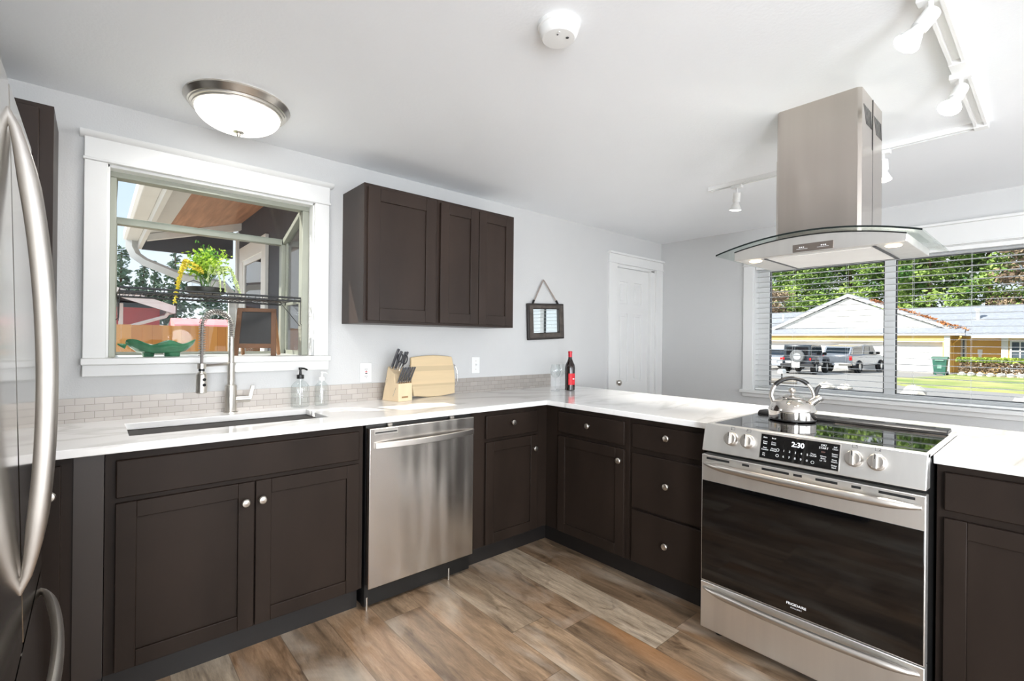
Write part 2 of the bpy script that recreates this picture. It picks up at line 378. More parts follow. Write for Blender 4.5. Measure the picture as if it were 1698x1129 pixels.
# sink wall: openings for the garden window and the panel door
b = MB(T=lambda x, z, y: (x, y, z))
xs = [XL-.15, -2.11, -1.216, 1.553, 2.16, XW+.15]; zs = [-.1, 0, 1.15, 2.005, 2.05, ZC]
b.cells(xs, zs, lambda i, j: not (i == 1 and j in (2, 3)) and not (i == 3 and j in (1, 2)), 0, .12)
struct(b.build('wall_back', M['wall']))
b = MB(T=lambda y, z, x: (x, y, z))
b.cells([YB-.15, -2.86, -.94, 0], [-.1, .86, 1.982, ZC], lambda i, j: not (i == 1 and j == 1), XW, XW+.15)
struct(b.build('wall_right', M['wall']))
struct(MB().box((XL-.15, YB-.15, -.1), (XL, 0, ZC)).build('wall_left', M['wall']))
b = MB(T=lambda x, z, y: (x, y, z))
b.cells([XL, -2.4, 0, .55, 2.05, XW+.15], [-.1, .1, .75, 2.05, 2.15, ZC], lambda i, j: not (i == 1 and j in (1, 2)) and not (i == 3 and j == 2) and not (i == 1 and j == 3), YB-.15, YB)
struct(b.build('wall_front', M['wall']))
# ---- window casing of the sink window
b = MB()
b.box((-2.187, -.02, 1.19), (-2.108, 0, 2.05)); b.box((-1.219, -.02, 1.19), (-1.139, 0, 2.05))
b.box((-2.187, -.024, 2.05), (-1.139, 0, 2.15)); b.box((-2.192, -.03, 2.046), (-1.134, 0, 2.058))
b.prism([(-.048, 2.168), (-.044, 2.156), (-.03, 2.145), (0, 2.142), (0, 2.168)], 0, -2.203, -1.121)
b.box((-2.192, -.05, 1.162), (-1.134, .02, 1.19)); b.box((-2.187, -.03, 1.111), (-1.139, 0, 1.162))
t = struct(b.build('trim_1', M['white'], bev=.003))
# ---- garden window: a glazed box that stands out from the wall
wn_ = sroot('window_1', (-1.66, .12, 1.19))
b = MB()   # painted reveal and sill board
b.box((-2.11, -.02, 1.16), (-1.216, .50, 1.19)); b.box((-2.112, 0, 1.19), (-2.10, .12, 2.05)); b.box((-1.226, 0, 1.19), (-1.214, .12, 2.05)); b.box((-2.11, 0, 2.035), (-1.216, .12, 2.05))
b.build('sill', M['white'], wn_, bev=.002)
b = MB()
for x0, x1 in ((-2.10, -2.075), (-1.262, -1.226)): b.box((x0, .06, 1.19), (x1, .12, 2.01))
b.box((-2.112, .06, 2.01), (-1.214, .12, 2.05))
for x0, x1 in ((-2.10, -2.062), (-1.268, -1.226)): b.box((x0, .44, 1.19), (x1, .49, 1.90))
b.box((-2.10, .44, 1.868), (-1.226, .49, 1.905)); b.box((-2.10, .45, 1.19), (-1.226, .49, 1.205))
for x0, x1 in ((-2.10, -2.070), (-1.262, -1.226)):
    b.prism([(.10, 2.03), (.10, 2.00), (.46, 1.865), (.46, 1.90)], 0, x0, x1)
b.build('frame', M['olive'], wn_, bev=.003)
b = MB()   # side casement sashes
for x0, x1 in ((-2.098, -2.085), (-1.245, -1.232)):
    for y0, y1, z0, z1 in ((.12, .145, 1.19, 1.96), (.415, .44, 1.19, 1.88), (.12, .44, 1.19, 1.215), (.12, .44, 1.49, 1.515)):
        b.box((x0, y0, z0), (x1, y1, z1))
b.build('sash', M['olive'], wn_, bev=.002)
MB().box((-2.07, .464, 1.2), (-1.262, .468, 1.87)).build('front_pane', M['pane'], wn_, smooth=0)
MB().prism([(.11, 2.02), (.11, 2.016), (.462, 1.884), (.462, 1.888)], 0, -2.08, -1.25).build('roof_pane', M['pane'], wn_, smooth=0)
for x in (-2.093, -1.24):
    MB().prism([(.13, 1.2), (.43, 1.2), (.43, 1.88), (.13, 1.99)], 0, x, x+.003).build('side_pane', M['pane'], wn_, smooth=0)
# ---- right window: casing, frame, panes
b = MB(T=lambda y, z, x: (x, y, z)); X0 = XW-.02
def cb(y0, y1, z0, z1, o=.02): b.box((y0, z0, XW-o), (y1, z1, XW+.001))
cb(-.94, -.8535, .867, 1.982); cb(-2.95, -2.86, .867, 1.982); cb(-2.955, -.8535, 1.985, 2.12, .024); cb(-2.96, -.848, 1.978, 1.99, .03); cb(-2.975, -.833, 2.12, 2.138, .045)
cb(-2.975, -.838, .842, .868, .05); cb(-2.955, -.8535, .807, .842, .022)
struct(b.build('trim_2', M['white'], bev=.003))
wn_ = sroot('window_2', (XW+.1, -1.9, .867))
b = MB(T=lambda y, z, x: (x, y, z)); a0, a1 = XW+.10, XW+.15
b.box((-2.86, .86, XW), (-.94, .868, XW+.16)); b.box((-2.86, 1.975, XW), (-.94, 1.983, XW+.16)); b.box((-.944, .868, XW), (-.938, 1.976, XW+.16)); b.box((-2.862, .868, XW), (-2.856, 1.976, XW+.16))
b.build('jamb', M['white'], wn_)
b = MB(T=lambda y, z, x: (x, y, z))
b.cells([-2.857, -2.77, -1.935, -1.868, -1.035, -.943], [.868, .912, 1.93, 1.976], lambda i, j: i in (0, 2, 4) or j in (0, 2), a0, a1)
b.build('frame', M['white'], wn_, bev=.003)
b = MB(T=lambda y, z, x: (x, y, z))
for y0, y1 in ((-2.775, -1.93), (-1.873, -1.03)): b.cells([y0, y0+.012, y1-.012, y1], [.905, .917, 1.925, 1.937], lambda i, j: not (i == 1 and j == 1), a0+.012, a1-.01)
b.build('gasket', M['darkgrey'], wn_)
for y0, y1 in ((-2.77, -1.935), (-1.868, -1.035)): MB().box((XW+.124, y0, .91), (XW+.128, y1, 1.93)).build('pane', M['pane'], wn_, smooth=0)
# ---- window openings added behind the camera to let in fill light
wn_ = sroot('added_window_3', (-1.2, YB, 0)); b = MB(T=lambda x, z, y: (x, y, z))
b.cells([-2.4, -2.34, -1.23, -1.17, -.06, 0], [0, .1, .16, 2.05, 2.15], lambda i, j: i in (0, 2, 4) or j in (0, 1, 3), YB-.1, YB-.04); b.build('frame', M['white'], wn_)
wn_ = sroot('added_window_4', (1.3, YB, .75)); b = MB(T=lambda x, z, y: (x, y, z))
b.cells([.55, .61, 1.27, 1.33, 1.99, 2.05], [.75, .81, 1.99, 2.05], lambda i, j: i in (0, 2, 4) or j in (0, 2), YB-.1, YB-.04); b.build('frame', M['white'], wn_)
# ---- six-panel door in the corner
b = MB()
b.box((1.437, -.02, 0), (1.556, 0, 2.03)); b.box((2.215, -.02, 0), (XW, 0, 2.03)); b.box((1.437, -.022, 2.03), (XW, 0, 2.108)); b.box((1.43, -.03, 2.024), (XW, 0, 2.034))
b.box((1.42, -.045, 2.108), (XW, 0, 2.126)); b.box((1.546, -.001, 0), (1.562, .13, 2.015)); b.box((2.145, -.001, 0), (2.216, .13, 2.015)); b.box((1.55, -.001, 2.0), (2.2, .13, 2.03))
b.box((2.13, .075, 0), (2.147, .1, 2.0)); b.box((1.556, .075, 1.985), (2.147, .1, 2.0))
struct(b.build('trim_3', M['white'], bev=.002))
dr = sroot('door_1', (1.56, .06, 0)); T = lambda x, z, y: (x, y, z); b = MB(T)
xs = [1.562, 1.665, 1.80, 1.90, 2.035, 2.146]; zs = [.01, .22, .76, .90, 1.56, 1.66, 1.87, 2.0]
b.cells(xs, zs, lambda i, j: not (i in (1, 3) and j in (1, 3, 5)), .035, .07)
for i in (1, 3):
    for j in (1, 3, 5):
        b.box((xs[i]-.002, zs[j]-.002, .048), (xs[i+1]+.002, zs[j+1]+.002, .06)); b.box((xs[i]+.025, zs[j]+.025, .04), (xs[i+1]-.025, zs[j+1]-.025, .05))
b.build('leaf', M['door'], dr, bev=.004)
MB().lathe([(.0, 0), (.03, 0), (.03, .006), (.012, .01), (.012, .03), (.026, .045), (.028, .058), (.018, .07), (0, .073)], (1.607, .036, .90), (0, -1, 0)).build('knob', M['nickel'], dr)
# ---- mosaic backsplash strip
b = MB(); b.box((-2.9, -.008, .9145), (.688, 0, 1.0184)); struct(b.build('trim_4', M['tile'], smooth=0))
# ================================================================ cabinets
def knob(a, z, o, T, parent):
    n_ = {TA: (0, -1, 0), TP: (-1, 0, 0)}[T]
    return MB().lathe([(0, 0), (.007, 0), (.006, .004), (.005, .012), (.009, .016), (.0155, .019), (.0165, .023), (.013, .027), (0, .029)], T(a, o, z), n_, 20).build('knob', M['nickel'], parent)
def shaker(a0, a1, z0, z1, o, T, parent, mt, rail=.058):
    b = MB(T); d = .019
    b.box((a0, o, z0), (a0+rail, o+d, z1)); b.box((a1-rail, o, z0), (a1, o+d, z1)); b.box((a0+rail, o, z0), (a1-rail, o+d, z0+rail)); b.box((a0+rail, o, z1-rail), (a1-rail, o+d, z1))
    b.box((a0+rail-.001, o, z0+rail-.001), (a1-rail+.001, o+d-.009, z1-rail+.001))
    return b.build('door', mt, parent, bev=.0022)
def slab(a0, a1, z0, z1, o, T, parent, mt, name='drawer'):
    return MB(T).box((a0, o, z0), (a1, o+.019, z1)).build(name, mt, parent, bev=.004)
def base_cab(label, T, a0, a1, back, face, toe, loc, items, mt, extra=None, group=None):
    c = thing('base_cabinet', label, 'cabinet', loc, group)
    b = MB(T); b.box((a0, back, .112), (a1, face, .8845)); b.build('body', mt, c, bev=.001)
    MB(T).box((a0, back, 0), (a1+(.0525 if extra else 0), toe, .112)).build('toe_kick', M['toe'], c)
    for it in items:
        if it[0] == 'door': p = shaker(*it[1:5], face, T, c, mt)
        else: p = slab(*it[1:5], face, T, c, mt, it[0])
        for (ka, kz) in it[5:]: knob(ka, kz, face+.019, T, p)
    return c
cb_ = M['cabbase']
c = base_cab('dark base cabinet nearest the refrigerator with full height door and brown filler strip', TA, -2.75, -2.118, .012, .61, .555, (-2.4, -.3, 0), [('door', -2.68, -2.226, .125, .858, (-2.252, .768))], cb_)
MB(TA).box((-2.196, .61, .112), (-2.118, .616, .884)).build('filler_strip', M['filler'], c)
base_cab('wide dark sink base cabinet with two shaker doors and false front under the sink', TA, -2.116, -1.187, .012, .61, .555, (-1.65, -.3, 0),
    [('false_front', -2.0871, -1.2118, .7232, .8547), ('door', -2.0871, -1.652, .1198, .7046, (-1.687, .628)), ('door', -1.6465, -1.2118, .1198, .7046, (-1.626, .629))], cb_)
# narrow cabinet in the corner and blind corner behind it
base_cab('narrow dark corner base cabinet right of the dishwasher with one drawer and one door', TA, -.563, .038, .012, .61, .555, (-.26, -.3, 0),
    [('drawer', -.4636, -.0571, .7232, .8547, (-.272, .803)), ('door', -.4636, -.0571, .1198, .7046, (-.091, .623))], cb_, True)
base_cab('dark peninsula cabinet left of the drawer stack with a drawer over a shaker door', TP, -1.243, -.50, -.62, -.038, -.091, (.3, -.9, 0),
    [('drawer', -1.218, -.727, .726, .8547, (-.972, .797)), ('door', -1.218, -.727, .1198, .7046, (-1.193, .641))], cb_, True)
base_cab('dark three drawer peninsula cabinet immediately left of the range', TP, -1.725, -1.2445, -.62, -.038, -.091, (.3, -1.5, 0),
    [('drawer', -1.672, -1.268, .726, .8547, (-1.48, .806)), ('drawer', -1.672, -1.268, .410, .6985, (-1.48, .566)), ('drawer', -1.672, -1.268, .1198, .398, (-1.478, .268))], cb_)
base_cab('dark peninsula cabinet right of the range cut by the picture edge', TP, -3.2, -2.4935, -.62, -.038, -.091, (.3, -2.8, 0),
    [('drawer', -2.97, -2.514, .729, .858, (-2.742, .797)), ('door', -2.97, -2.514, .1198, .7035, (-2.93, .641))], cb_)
# wood back and overhang panel of the peninsula
tag(MB().box((.625, -3.2, 0), (.655, -.6, .884)).build('peninsula_back_panel', cb_), 'dark wood panel closing the dining side of the peninsula', 'panel')
# ---- wall cabinets
def wall_cab(label, x0, x1, doors, z0=1.3736, z1=2.1322, loc=None, group=None):
    c = thing('wall_cabinet', label, 'cabinet', loc or ((x0+x1)/2, 0, z0), group)
    b = MB(); b.box((x0, -.297, z0), (x1, -.001, z1)); b.build('body', M['cab'], c, bev=.001)
    for d in doors: shaker(d[0], d[1], z0+.014, z1-.02, .297, TA, c, M['cab'], d[2])
    return c
wall_cab('dark wall cabinet with a single wide shaker door beside the sink window', -1.056, -.5975, [(-1.039, -.6125, .07)])
wall_cab('dark wall cabinet with two narrow shaker doors above the cutting board', -.597, .016, [(-.581, -.296, .062), (-.291, -.006, .062)])
wall_cab('dark wall cabinet at the far left half hidden behind the refrigerator door', -2.98, -2.268, [(-2.96, -2.64, .06), (-2.632, -2.307, .06)], z1=2.141)
# ================================================================ worktop and sink
b = MB()
xs = [-2.95, -2.045, -1.30, 0, .555, .8918]; ys = [-3.22, -2.4885, -1.736, -.648, -.482, -.15, -.0005]
def wmask(i, j):
    if i <= 2: return j >= 3 and not (i == 1 and j == 4)
    if i == 3: return j != 1
    return True
b.cells(xs, ys, wmask, .8847, .914)
wt = tag(b.build('worktop', M['quartz'], bev=.003), 'white veined quartz worktop running along the sink wall and over the peninsula', 'countertop')
sk = thing('sink', 'long black undermount sink below the garden window', 'sink', (-1.67, -.32, .884))
b = MB(); b.cells([-2.075, -2.05, -1.295, -1.27], [-.512, -.487, -.145, -.12], lambda i, j: not (i == 1 and j == 1), .70, .8842); b.box((-2.06, -.50, .68), (-1.28, -.13, .70))
b.build('basin', M['sink'], sk, bev=.004)
MB().lathe([(0, .004), (.03, .004), (.042, .003), (.045, 0)], (-1.67, -.3, .70)).build('drain', M['nickel'], sk)
# ================================================================ faucet
f_ = thing('faucet', 'brushed nickel spring neck faucet rising behind the black sink', 'faucet', (-1.632, -.055, .914))
fx, fy = -1.632, -.055
MB().lathe([(0, 0), (.031, 0), (.031, .005), (.0255, .008), (.0255, .135), (.02, .14), (0, .14)], (fx, fy, .914)).build('base', M['nickel'], f_)
MB().lathe([(.0, 0), (.0165, 0), (.0165, .10), (.0195, .10), (.0195, .112), (.0135, .115), (.0115, .24), (0, .24)], (fx, fy, 1.05)).build('column', M['nickel'], f_)
dx, dy = -.137, -.085; cxm = (fx+dx/2, fy+dy/2)
arc = [(fx, fy, 1.28), (fx, fy, 1.33)]
for k in range(1, 16):
    a = math.pi*k/16; arc.append((fx+dx*(1-math.cos(a))/2, fy+dy*(1-math.cos(a))/2, 1.335+.075*math.sin(a)))
arc += [(fx+dx, fy+dy, 1.30), (fx+dx, fy+dy, 1.20), (fx+dx, fy+dy, 1.15)]
MB().tube(arc, .0062, 8).build('hose', M['hose'], f_)
def coil(path, r, turns, rw):
    P = [Vector(p) for p in path]; ln = [0]
    for i in range(1, len(P)): ln.append(ln[-1]+(P[i]-P[i-1]).length)
    out = []; n = turns*10
    side = Vector((dy, -dx, 0)).normalized()
    for k in range(n+1):
        s_ = ln[-1]*k/n; i = max(j for j in range(len(P)-1) if ln[j] <= s_+1e-9); u = (s_-ln[i])/(ln[i+1]-ln[i]); p = P[i].lerp(P[i+1], u)
        tt = (P[min(i+1, len(P)-1)]-P[i]).normalized(); nn = tt.cross(side).normalized(); a = 2*math.pi*k/10
        out.append(p+(side*math.cos(a)+nn*math.sin(a))*r)
    return MB().tube(out, rw, 5)
coil(arc[:-1], .0135, 40, .0016).build('spring', M['nickel'], f_)
b = MB(); sx_, sy_ = fx+dx, fy+dy
b.lathe([(0, .0), (.017, 0), (.0225, .004), (.0225, .085), (.018, .095), (.012, .10), (.012, .125), (.009, .13), (0, .13)], (sx_, sy_, 1.025))
sh = b.build('spray_head', M['nickel'], f_)
b = MB(); dirv = Vector((.5-.15, -.85, 0)).normalized()
for z in (1.065, 1.09): MB().lathe([(0, .0255), (.0065, .0255), (.0075, .022), (.0075, .015)], (sx_, sy_, z), tuple(dirv), 12).build('spray_button', M['black'], sh)
b.lathe([(.0126, .0), (.0126, .02)], (sx_, sy_, 1.129)); b.build('swivel_ring', M['black'], sh)
b = MB(); b.tube([(fx, fy, 1.156), (sx_, sy_, 1.152)], .006, 8); b.lathe([(.0125, -.012), (.018, -.012), (.018, .012), (.0125, .012)], (sx_, sy_, 1.152)); b.build('holder_arm', M['nickel'], f_)
b = MB(); b.cyl((fx+.02, fy, .978), (fx+.085, fy-.01, .978), .0165); b.prism([(fx+.070, .972), (fx+.088, .972), (fx+.103, 1.045), (fx+.087, 1.045)], 1, fy-.022, fy-.002)
b.build('lever_handle', M['nickel'], f_, bev=.0015)
# ================================================================ dishwasher
dw = thing('dishwasher', 'stainless steel dishwasher with curved bar handle between the dark base cabinets', 'dishwasher', (-.873, -.3, 0))
MB().box((-1.176, -.615, .02), (-.568, -.02, .878)).build('tub', M['black'], dw)
MB().box((-1.1745, -.655, .1147), (-.5715, -.616, .8662)).build('door_panel', M['dwsteel'], dw, bev=.004, seg=3)
b = MB(); pth = []
for k in range(13):
    u = k/12; pth.append((-1.150+.572*u, -.658-.036*math.sin(math.pi*u)**.7, .785+.004*u))
n_ = len(pth); poly = []
for (x, y, z) in pth: b.v += [Vector((x, y-.008, z-.014)), Vector((x, y-.008, z+.014)), Vector((x, y+.006, z+.014)), Vector((x, y+.006, z-.014))]
for i in range(n_-1):
    for k in range(4): b.f.append([4*i+k, 4*i+(k+1) % 4, 4*i+4+(k+1) % 4, 4*i+4+k]); b.mi.append(0)
b.f += [[3,2,1,0], [4*n_-4, 4*n_-3, 4*n_-2, 4*n_-1]]; b.mi += [0, 0]
b.build('bar_handle', M['handle'], dw, bev=.002)
b = MB(); b.box((-1.152, -.6565, .872-.012), (-1.03, -.654, .832)); b.build('control_pocket', M['handle'], dw, bev=.001)
MB().box((-1.148, -.6585, .842), (-1.036, -.656, .8475)).build('pocket_slot', M['black'], dw)
MB().box((-1.174, -.60, .012), (-.572, -.575, .112)).build('toe_panel', M['black'], dw)
for x in (-1.162, -.70): MB().cyl((x, -.612, .0), (x, -.612, .06), .006, n=8).build('levelling_foot', M['nickel'], dw)
for x in (-1.06, -.70): MB().box((x-.012, -.635, .8672), (x+.012, -.62, .8805)).build('mounting_bracket', M['nickel'], dw, bev=.002)
# ================================================================ range
rg = thing('range', 'stainless steel slide-in electric range with black glass oven door set into the peninsula', 'range', (.2, -2.112, 0))
Y0, Y1 = -1.734, -2.4897
MB().box((-.082, Y1+.004, .03), (.545, Y0-.004, .905)).build('body', M['black'], rg)
b = MB(); b.box((-.094, Y1+.012, .9052), (.44, Y0-.012, .9262)); b.build('cooktop', M['cooktop'], rg, bev=.002)
for y in (Y0, Y1+.012): MB().box((-.094, y-.012, .9155), (.545, y, .9275)).build('cooktop_trim', M['steel'], rg, bev=.001)
for (px_, py_, rr) in ((.06, -1.93, .09), (.06, -2.30, .115), (.30, -1.93, .115), (.30, -2.30, .08)):
    MB().lathe([(rr, .0), (rr+.002, .0)], (px_, py_, .92635), n=40).build('burner_ring', M['darkgrey'], rg)
b = MB(); b.prism([(.425, .926), (.43, .936), (.445, .943), (.52, .943), (.533, .934), (.535, .926)], 1, -2.474, -1.746)
bv = b.build('back_vent', M['black'], rg, bev=.003)
for k in range(4): MB().box((.468, -1.79-.17*k-.13, .9432), (.50, -1.79-.17*k, .9442)).build('vent_opening', M['rubber'], bv)
cp = MB().prism([(-.0968, .9295), (-.126, .815), (-.06, .812), (-.06, .9295)], 1, Y1, Y0).build('control_panel', M['steel'], rg, bev=.003)
pn = Vector((-.1145, 0, .0292)).normalized(); pu = Vector((0, -1, 0)); pv = Vector((.0292, 0, .1145)).normalized()   # panel normal, right, up
def pp_(y, v, h=0.0): return Vector((-.1114, y, .872))+pv*v+pn*h
def panelbox(y0, y1, v0, v1, h0, h1):
    b = MB(); vs = [tuple(pp_(y, v, h)) for h in (h0, h1) for (y, v) in ((y0, v0), (y1, v0), (y1, v1), (y0, v1))]
    b._a(vs, [(0,3,2,1),(4,5,6,7),(0,1,5,4),(1,2,6,5),(2,3,7,6),(3,0,4,7)]); return b
disp = panelbox(-1.974, -2.246, -.046, .049, -.004, .0012).build('display', M['blackglass'], cp, bev=.001)
panelbox(-1.9715, -2.2485, -.0485, .0515, -.004, .0006).build('display_bezel', M['handle'], cp, bev=.001)
for i, y in enumerate((-1.857, -1.923, -2.29, -2.357)):
    k_ = MB().lathe([(0, .0), (.029, 0), (.029, .004), (.0265, .006), (.0255, .022), (.022, .0255), (0, .0255)], tuple(pp_(y, .008)), tuple(pn), 28).build('burner_knob', M['handle'], cp)
    b = MB(); vs = [tuple(pp_(y, .008)+pu*a+pv*c+pn*h) for h in (.02, .037) for (a, c) in ((-.007, -.025), (.007, -.025), (.006, .026), (-.006, .026))]
    b._a(vs, [(0,3,2,1),(4,5,6,7),(0,1,5,4),(1,2,6,5),(2,3,7,6),(3,0,4,7)]); g_ = b.build('knob_grip', M['handle'], cp, bev=.0025)
    b = MB(); vs = [tuple(pp_(y, .008)+pu*a+pv*c+pn*h) for h in (.0365, .0378) for (a, c) in ((-.001, .008), (.001, .008), (.001, .025), (-.001, .025))]
    b._a(vs, [(0,3,2,1),(4,5,6,7),(0,1,5,4),(1,2,6,5),(2,3,7,6),(3,0,4,7)]); b.build('knob_pointer', M['black'], cp)
    b = MB()
    for (a0, a1, c0, c1) in ((-.008, .008, .046, .0468), (-.008, .008, .0572, .058), (-.008, -.0072, .046, .058), (.0072, .008, .046, .058), *(((-.006, -.003, .048, .051), (-.006, -.003, .053, .056), (.003, .006, .053, .056), (.003, .006, .048, .051))[i],)):
        vs = [tuple(pp_(y, 0)+pu*a+pv*c+pn*h) for h in (-.001, .0006) for (a, c) in ((a0, c0), (a1, c0), (a1, c1), (a0, c1))]
        b._a(vs, [(0,3,2,1),(4,5,6,7),(0,1,5,4),(1,2,6,5),(2,3,7,6),(3,0,4,7)])
    b.build('burner_symbol', M['darkgrey'], cp)
lit = emitter('lit_digits', (245, 250, 255), 1.6)
def ptext(name, s_, size, y, v, mt, al='CENTER'): return text(name, s_, size, pp_(y, v, .0016), pu, pv, mt, cp, al)
ptext('clock_digits', '2:30', .026, -2.109, .0235, lit)
lg = M['paper']; tl = []
for s_, y, v in (('Bake', -1.990, .036), ('Broil', -2.022, .036), ('Conv\nBake', -1.991, .016), ('Conv\nRoast', -2.023, .016), ('Even\nConvect', -1.992, -.008), ('Quick\nPreheat', -2.024, -.008), ('Air\nFry', -1.990, -.030),
                 ('Self\nClean', -2.232, .033), ('Steam\nClean', -2.232, .008), ('Keep\nWarm', -2.232, -.013), ('Delay\nStart', -2.232, -.033), ('Warm\nZone', -2.196, -.006), ('Timer\nOn/Off', -2.163, -.003), ('Lo   Hi', -2.196, -.018)):
    tl.append(ptext('key_legend', s_, .0075, y, v, lg))
tl.append(ptext('key_legend', 'OK/\nSTART', .0105, -2.195, .033, lg))
for i, ch in enumerate('12345'): tl.append(ptext('key_legend', ch, .011, -2.062-.0205*i, -.006, lg))
for i, ch in enumerate('67890'): tl.append(ptext('key_legend', ch, .011, -2.062-.0205*i, -.028, lg))
merge_text(tl)
ptext('off_key', 'OFF', .0075, -2.195, .013, mat('dim_red_print', (120, 84, 76), .5))
for (y, v) in ((-2.040, -.006), (-2.040, -.028), (-2.163, -.030)): MB().lathe([(.0045, 0), (.0056, 0), (.0056, .0006), (.0045, .0006)], tuple(pp_(y, v, .0014)), tuple(pn), 18).build('key_icon', M['paper'], cp)
od = MB().box((-.1258, Y1, .2475), (-.083, Y0, .7985)).build('oven_door', M['steel'], rg, bev=.003)
MB().box((-.1278, Y1+.004, .2525), (-.12, Y0-.004, .686)).build('door_glass', M['blackglass'], od, bev=.001)
for y0, y1 in ((-1.756, -1.855), (-1.908, -1.936), (-1.985, -2.085), (-2.100, -2.13), (-2.175, -2.245), (-2.287, -2.315), (-2.365, -2.462)):
    MB().box((-.1264, y1, .7795), (-.1255, y0, .7885)).build('vent_slot', M['rubber'], od)
def bow(z, y0, y1, outx, dep, r, zz=0, n=26, flat=None):
    P = []; rr = []
    for k in range(n+1):
        u = k/n; s_ = math.sin(math.pi*u)
        P.append((outx-dep*s_**.55, y0+(y1-y0)*u, z-zz*s_)); rr.append(r*(.45+.55*min(1, s_*3.2)))
    return MB().tube(P, rr, 14, flat=flat)
bow(.758, Y0-.014, Y1+.014, -.125, .042, .0165).build('handle', M['handle'], od)
tl = [text('lettering', 'FRIGIDAIRE', .0135, (-.1282, -2.115, .290), (0, -1, 0), (0, 0, 1), M['paper'], od), text('lettering', 'G A L L E R Y', .0068, (-.1282, -2.115, .277), (0, -1, 0), (0, 0, 1), M['paper'], od)]
merge_text(tl)
sd_ = MB().box((-.1258, Y1, .0427), (-.083, Y0, .2440)).build('storage_drawer', M['steel'], rg, bev=.003)
bow(.218, Y0-.014, Y1+.014, -.125, .038, .0145).build('handle', M['handle'], sd_)
for y in (Y0-.05, Y1+.05): MB().lathe([(0, 0), (.016, 0), (.018, .008), (.008, .012), (.008, .045), (0, .045)], (-.05, y, 0), n=14).build('foot', M['black'], rg)
# ================================================================ refrigerator
rf = thing('refrigerator', 'stainless steel french door refrigerator at the left edge with long bowed handles', 'refrigerator', (0, 0, 0), org=False)
MB().box((-.72, -.908, .012), (-.062, -.004, 1.77)).build('body', M['darkgrey'], rf, bev=.006)
for k, (y0, y1, yh) in enumerate(((-.4545, 0, -.425), (-.912, -.4575, -.487))):
    d = MB().prism([(-.06, y0), (-.006, y0), (0, y0+.008), (0, y1-.008), (-.006, y1), (-.06, y1)], 2, .662, 1.78).build('door', M['greysteel'], rf)
    P = []; rr = []
    for i in range(29):
        u = i/28; s_ = math.sin(math.pi*u); P.append((-.004+.049*s_**.6, yh, .775+.945*u)); rr.append(.0115*(.4+.6*min(1, s_*2.5)))
    MB().tube(P, rr, 14, flat=(1.35, .8)).build('handle', M['handle'], d)
dz = MB().prism([(-.06, -.912), (-.006, -.912), (0, -.904), (0, -.008), (-.006, 0), (-.06, 0)], 2, .06, .652).build('freezer_drawer', M['greysteel'], rf)
P = []; rr = []
for i in range(29):
    u = i/28; s_ = math.sin(math.pi*u); P.append((-.004+.052*s_**.6, -.04-.832*u, .605)); rr.append(.0135*(.4+.6*min(1, s_*2.5)))
MB().tube(P, rr, 14, flat=(1.35, .8)).build('handle', M['handle'], dz)
MB().box((-.64, -.86, 0), (-.1, -.05, .03)).build('base_grille', M['black'], rf)
rf.location = (-2.233, -.954, .004); rf.rotation_euler = (0, R(-1.47), 0)
# ================================================================ island hood
hd = thing('range_hood', 'stainless island range hood with curved glass canopy hanging over the range', 'range hood', (.31, -2.084, 1.652))
yc = -2.0845; hw = .3675
arcz = lambda y: 1.684+.056*(1-((y-yc)/hw)**2)
b = MB(); ys_ = [yc-hw+2*hw*k/36 for k in range(37)]
for y in ys_: b.v += [Vector((.017, y, arcz(y))), Vector((.60, y, arcz(y))), Vector((.60, y, arcz(y)+.007)), Vector((.017, y, arcz(y)+.007))]
for i in range(36):
    for k in range(4): b.f.append([4*i+k, 4*i+(k+1) % 4, 4*i+4+(k+1) % 4, 4*i+4+k]); b.mi.append(1 if k == 3 else 0)
b.f += [[3,2,1,0], [144,145,146,147]]; b.mi += [0, 0]
b.build('glass_canopy', [M['hoodglass'], M['glassedge']], hd)
by0, by1 = -2.407, -1.797
top = [(by0+(by1-by0)*k/24) for k in range(25)]
b = MB(); b.prism([(by0, 1.655)]+[(y, arcz(y)-.012) for y in top]+[(by1, 1.655)], 0, .03, .47)
hb = b.build('hood_body', M['steel'], hd, bev=.002)
b = MB(); b.prism([(y, arcz(y)-.015) for y in top]+[(y, arcz(y)-.0105) for y in top[::-1]], 0, .0285, .034); b.build('edge_seal', M['black'], hb)
b = MB()
for y0, y1 in ((-2.30, -1.925),): b.box((.075, y0, 1.6535), (.44, y1, 1.656))
fl = b.build('grease_filter', mat('lit_aluminium_filter', (240, 238, 234), .45, .2, var=.03), hd)  # white base colour carries the bright reflection on the filter
b = MB()
for y in (-1.918, -2.307): b.box((.06, y-.006, 1.6525), (.45, y+.006, 1.656))
b.box((.436, -2.307, 1.6525), (.446, -1.918, 1.656)); b.build('filter_frame', M['darkgrey'], hd)
warm = emitter('warm_hood_bulb', (255, 222, 180), 14)
for y in (-1.862, -2.357): MB().lathe([(0, .0), (.022, 0), (.026, .003), (.026, .006)], (.10, y, 1.652), n=20).build('hood_bulb', warm, hd)
for y in (-1.862, -2.357):
    l_ = bpy.data.lights.new('hood_light', 'SPOT'); l_.energy = 6; l_.spot_size = R(110); l_.spot_blend = .8; l_.shadow_soft_size = .025; l_.color = (1, .85, .68)
    o = bpy.data.objects.new('hood_light', l_); COL.objects.link(o); o.parent = hd; o.location = Vector((.10, y, 1.645))-Vector(hd.location)
bt = MB().box((.0275, -2.183, 1.6615), (.032, -2.038, 1.6925)).build('button_panel', mat('grey_button_panel', (128, 118, 110), .35, .6), hd, bev=.001)
for y in (-2.064, -2.071, -2.078, -2.142, -2.149, -2.156): MB().lathe([(0, .0018), (.0022, .0018), (.0025, 0)], (.0275, y, 1.679), (-1, 0, 0), 10).build('button', M['paper'], bt)
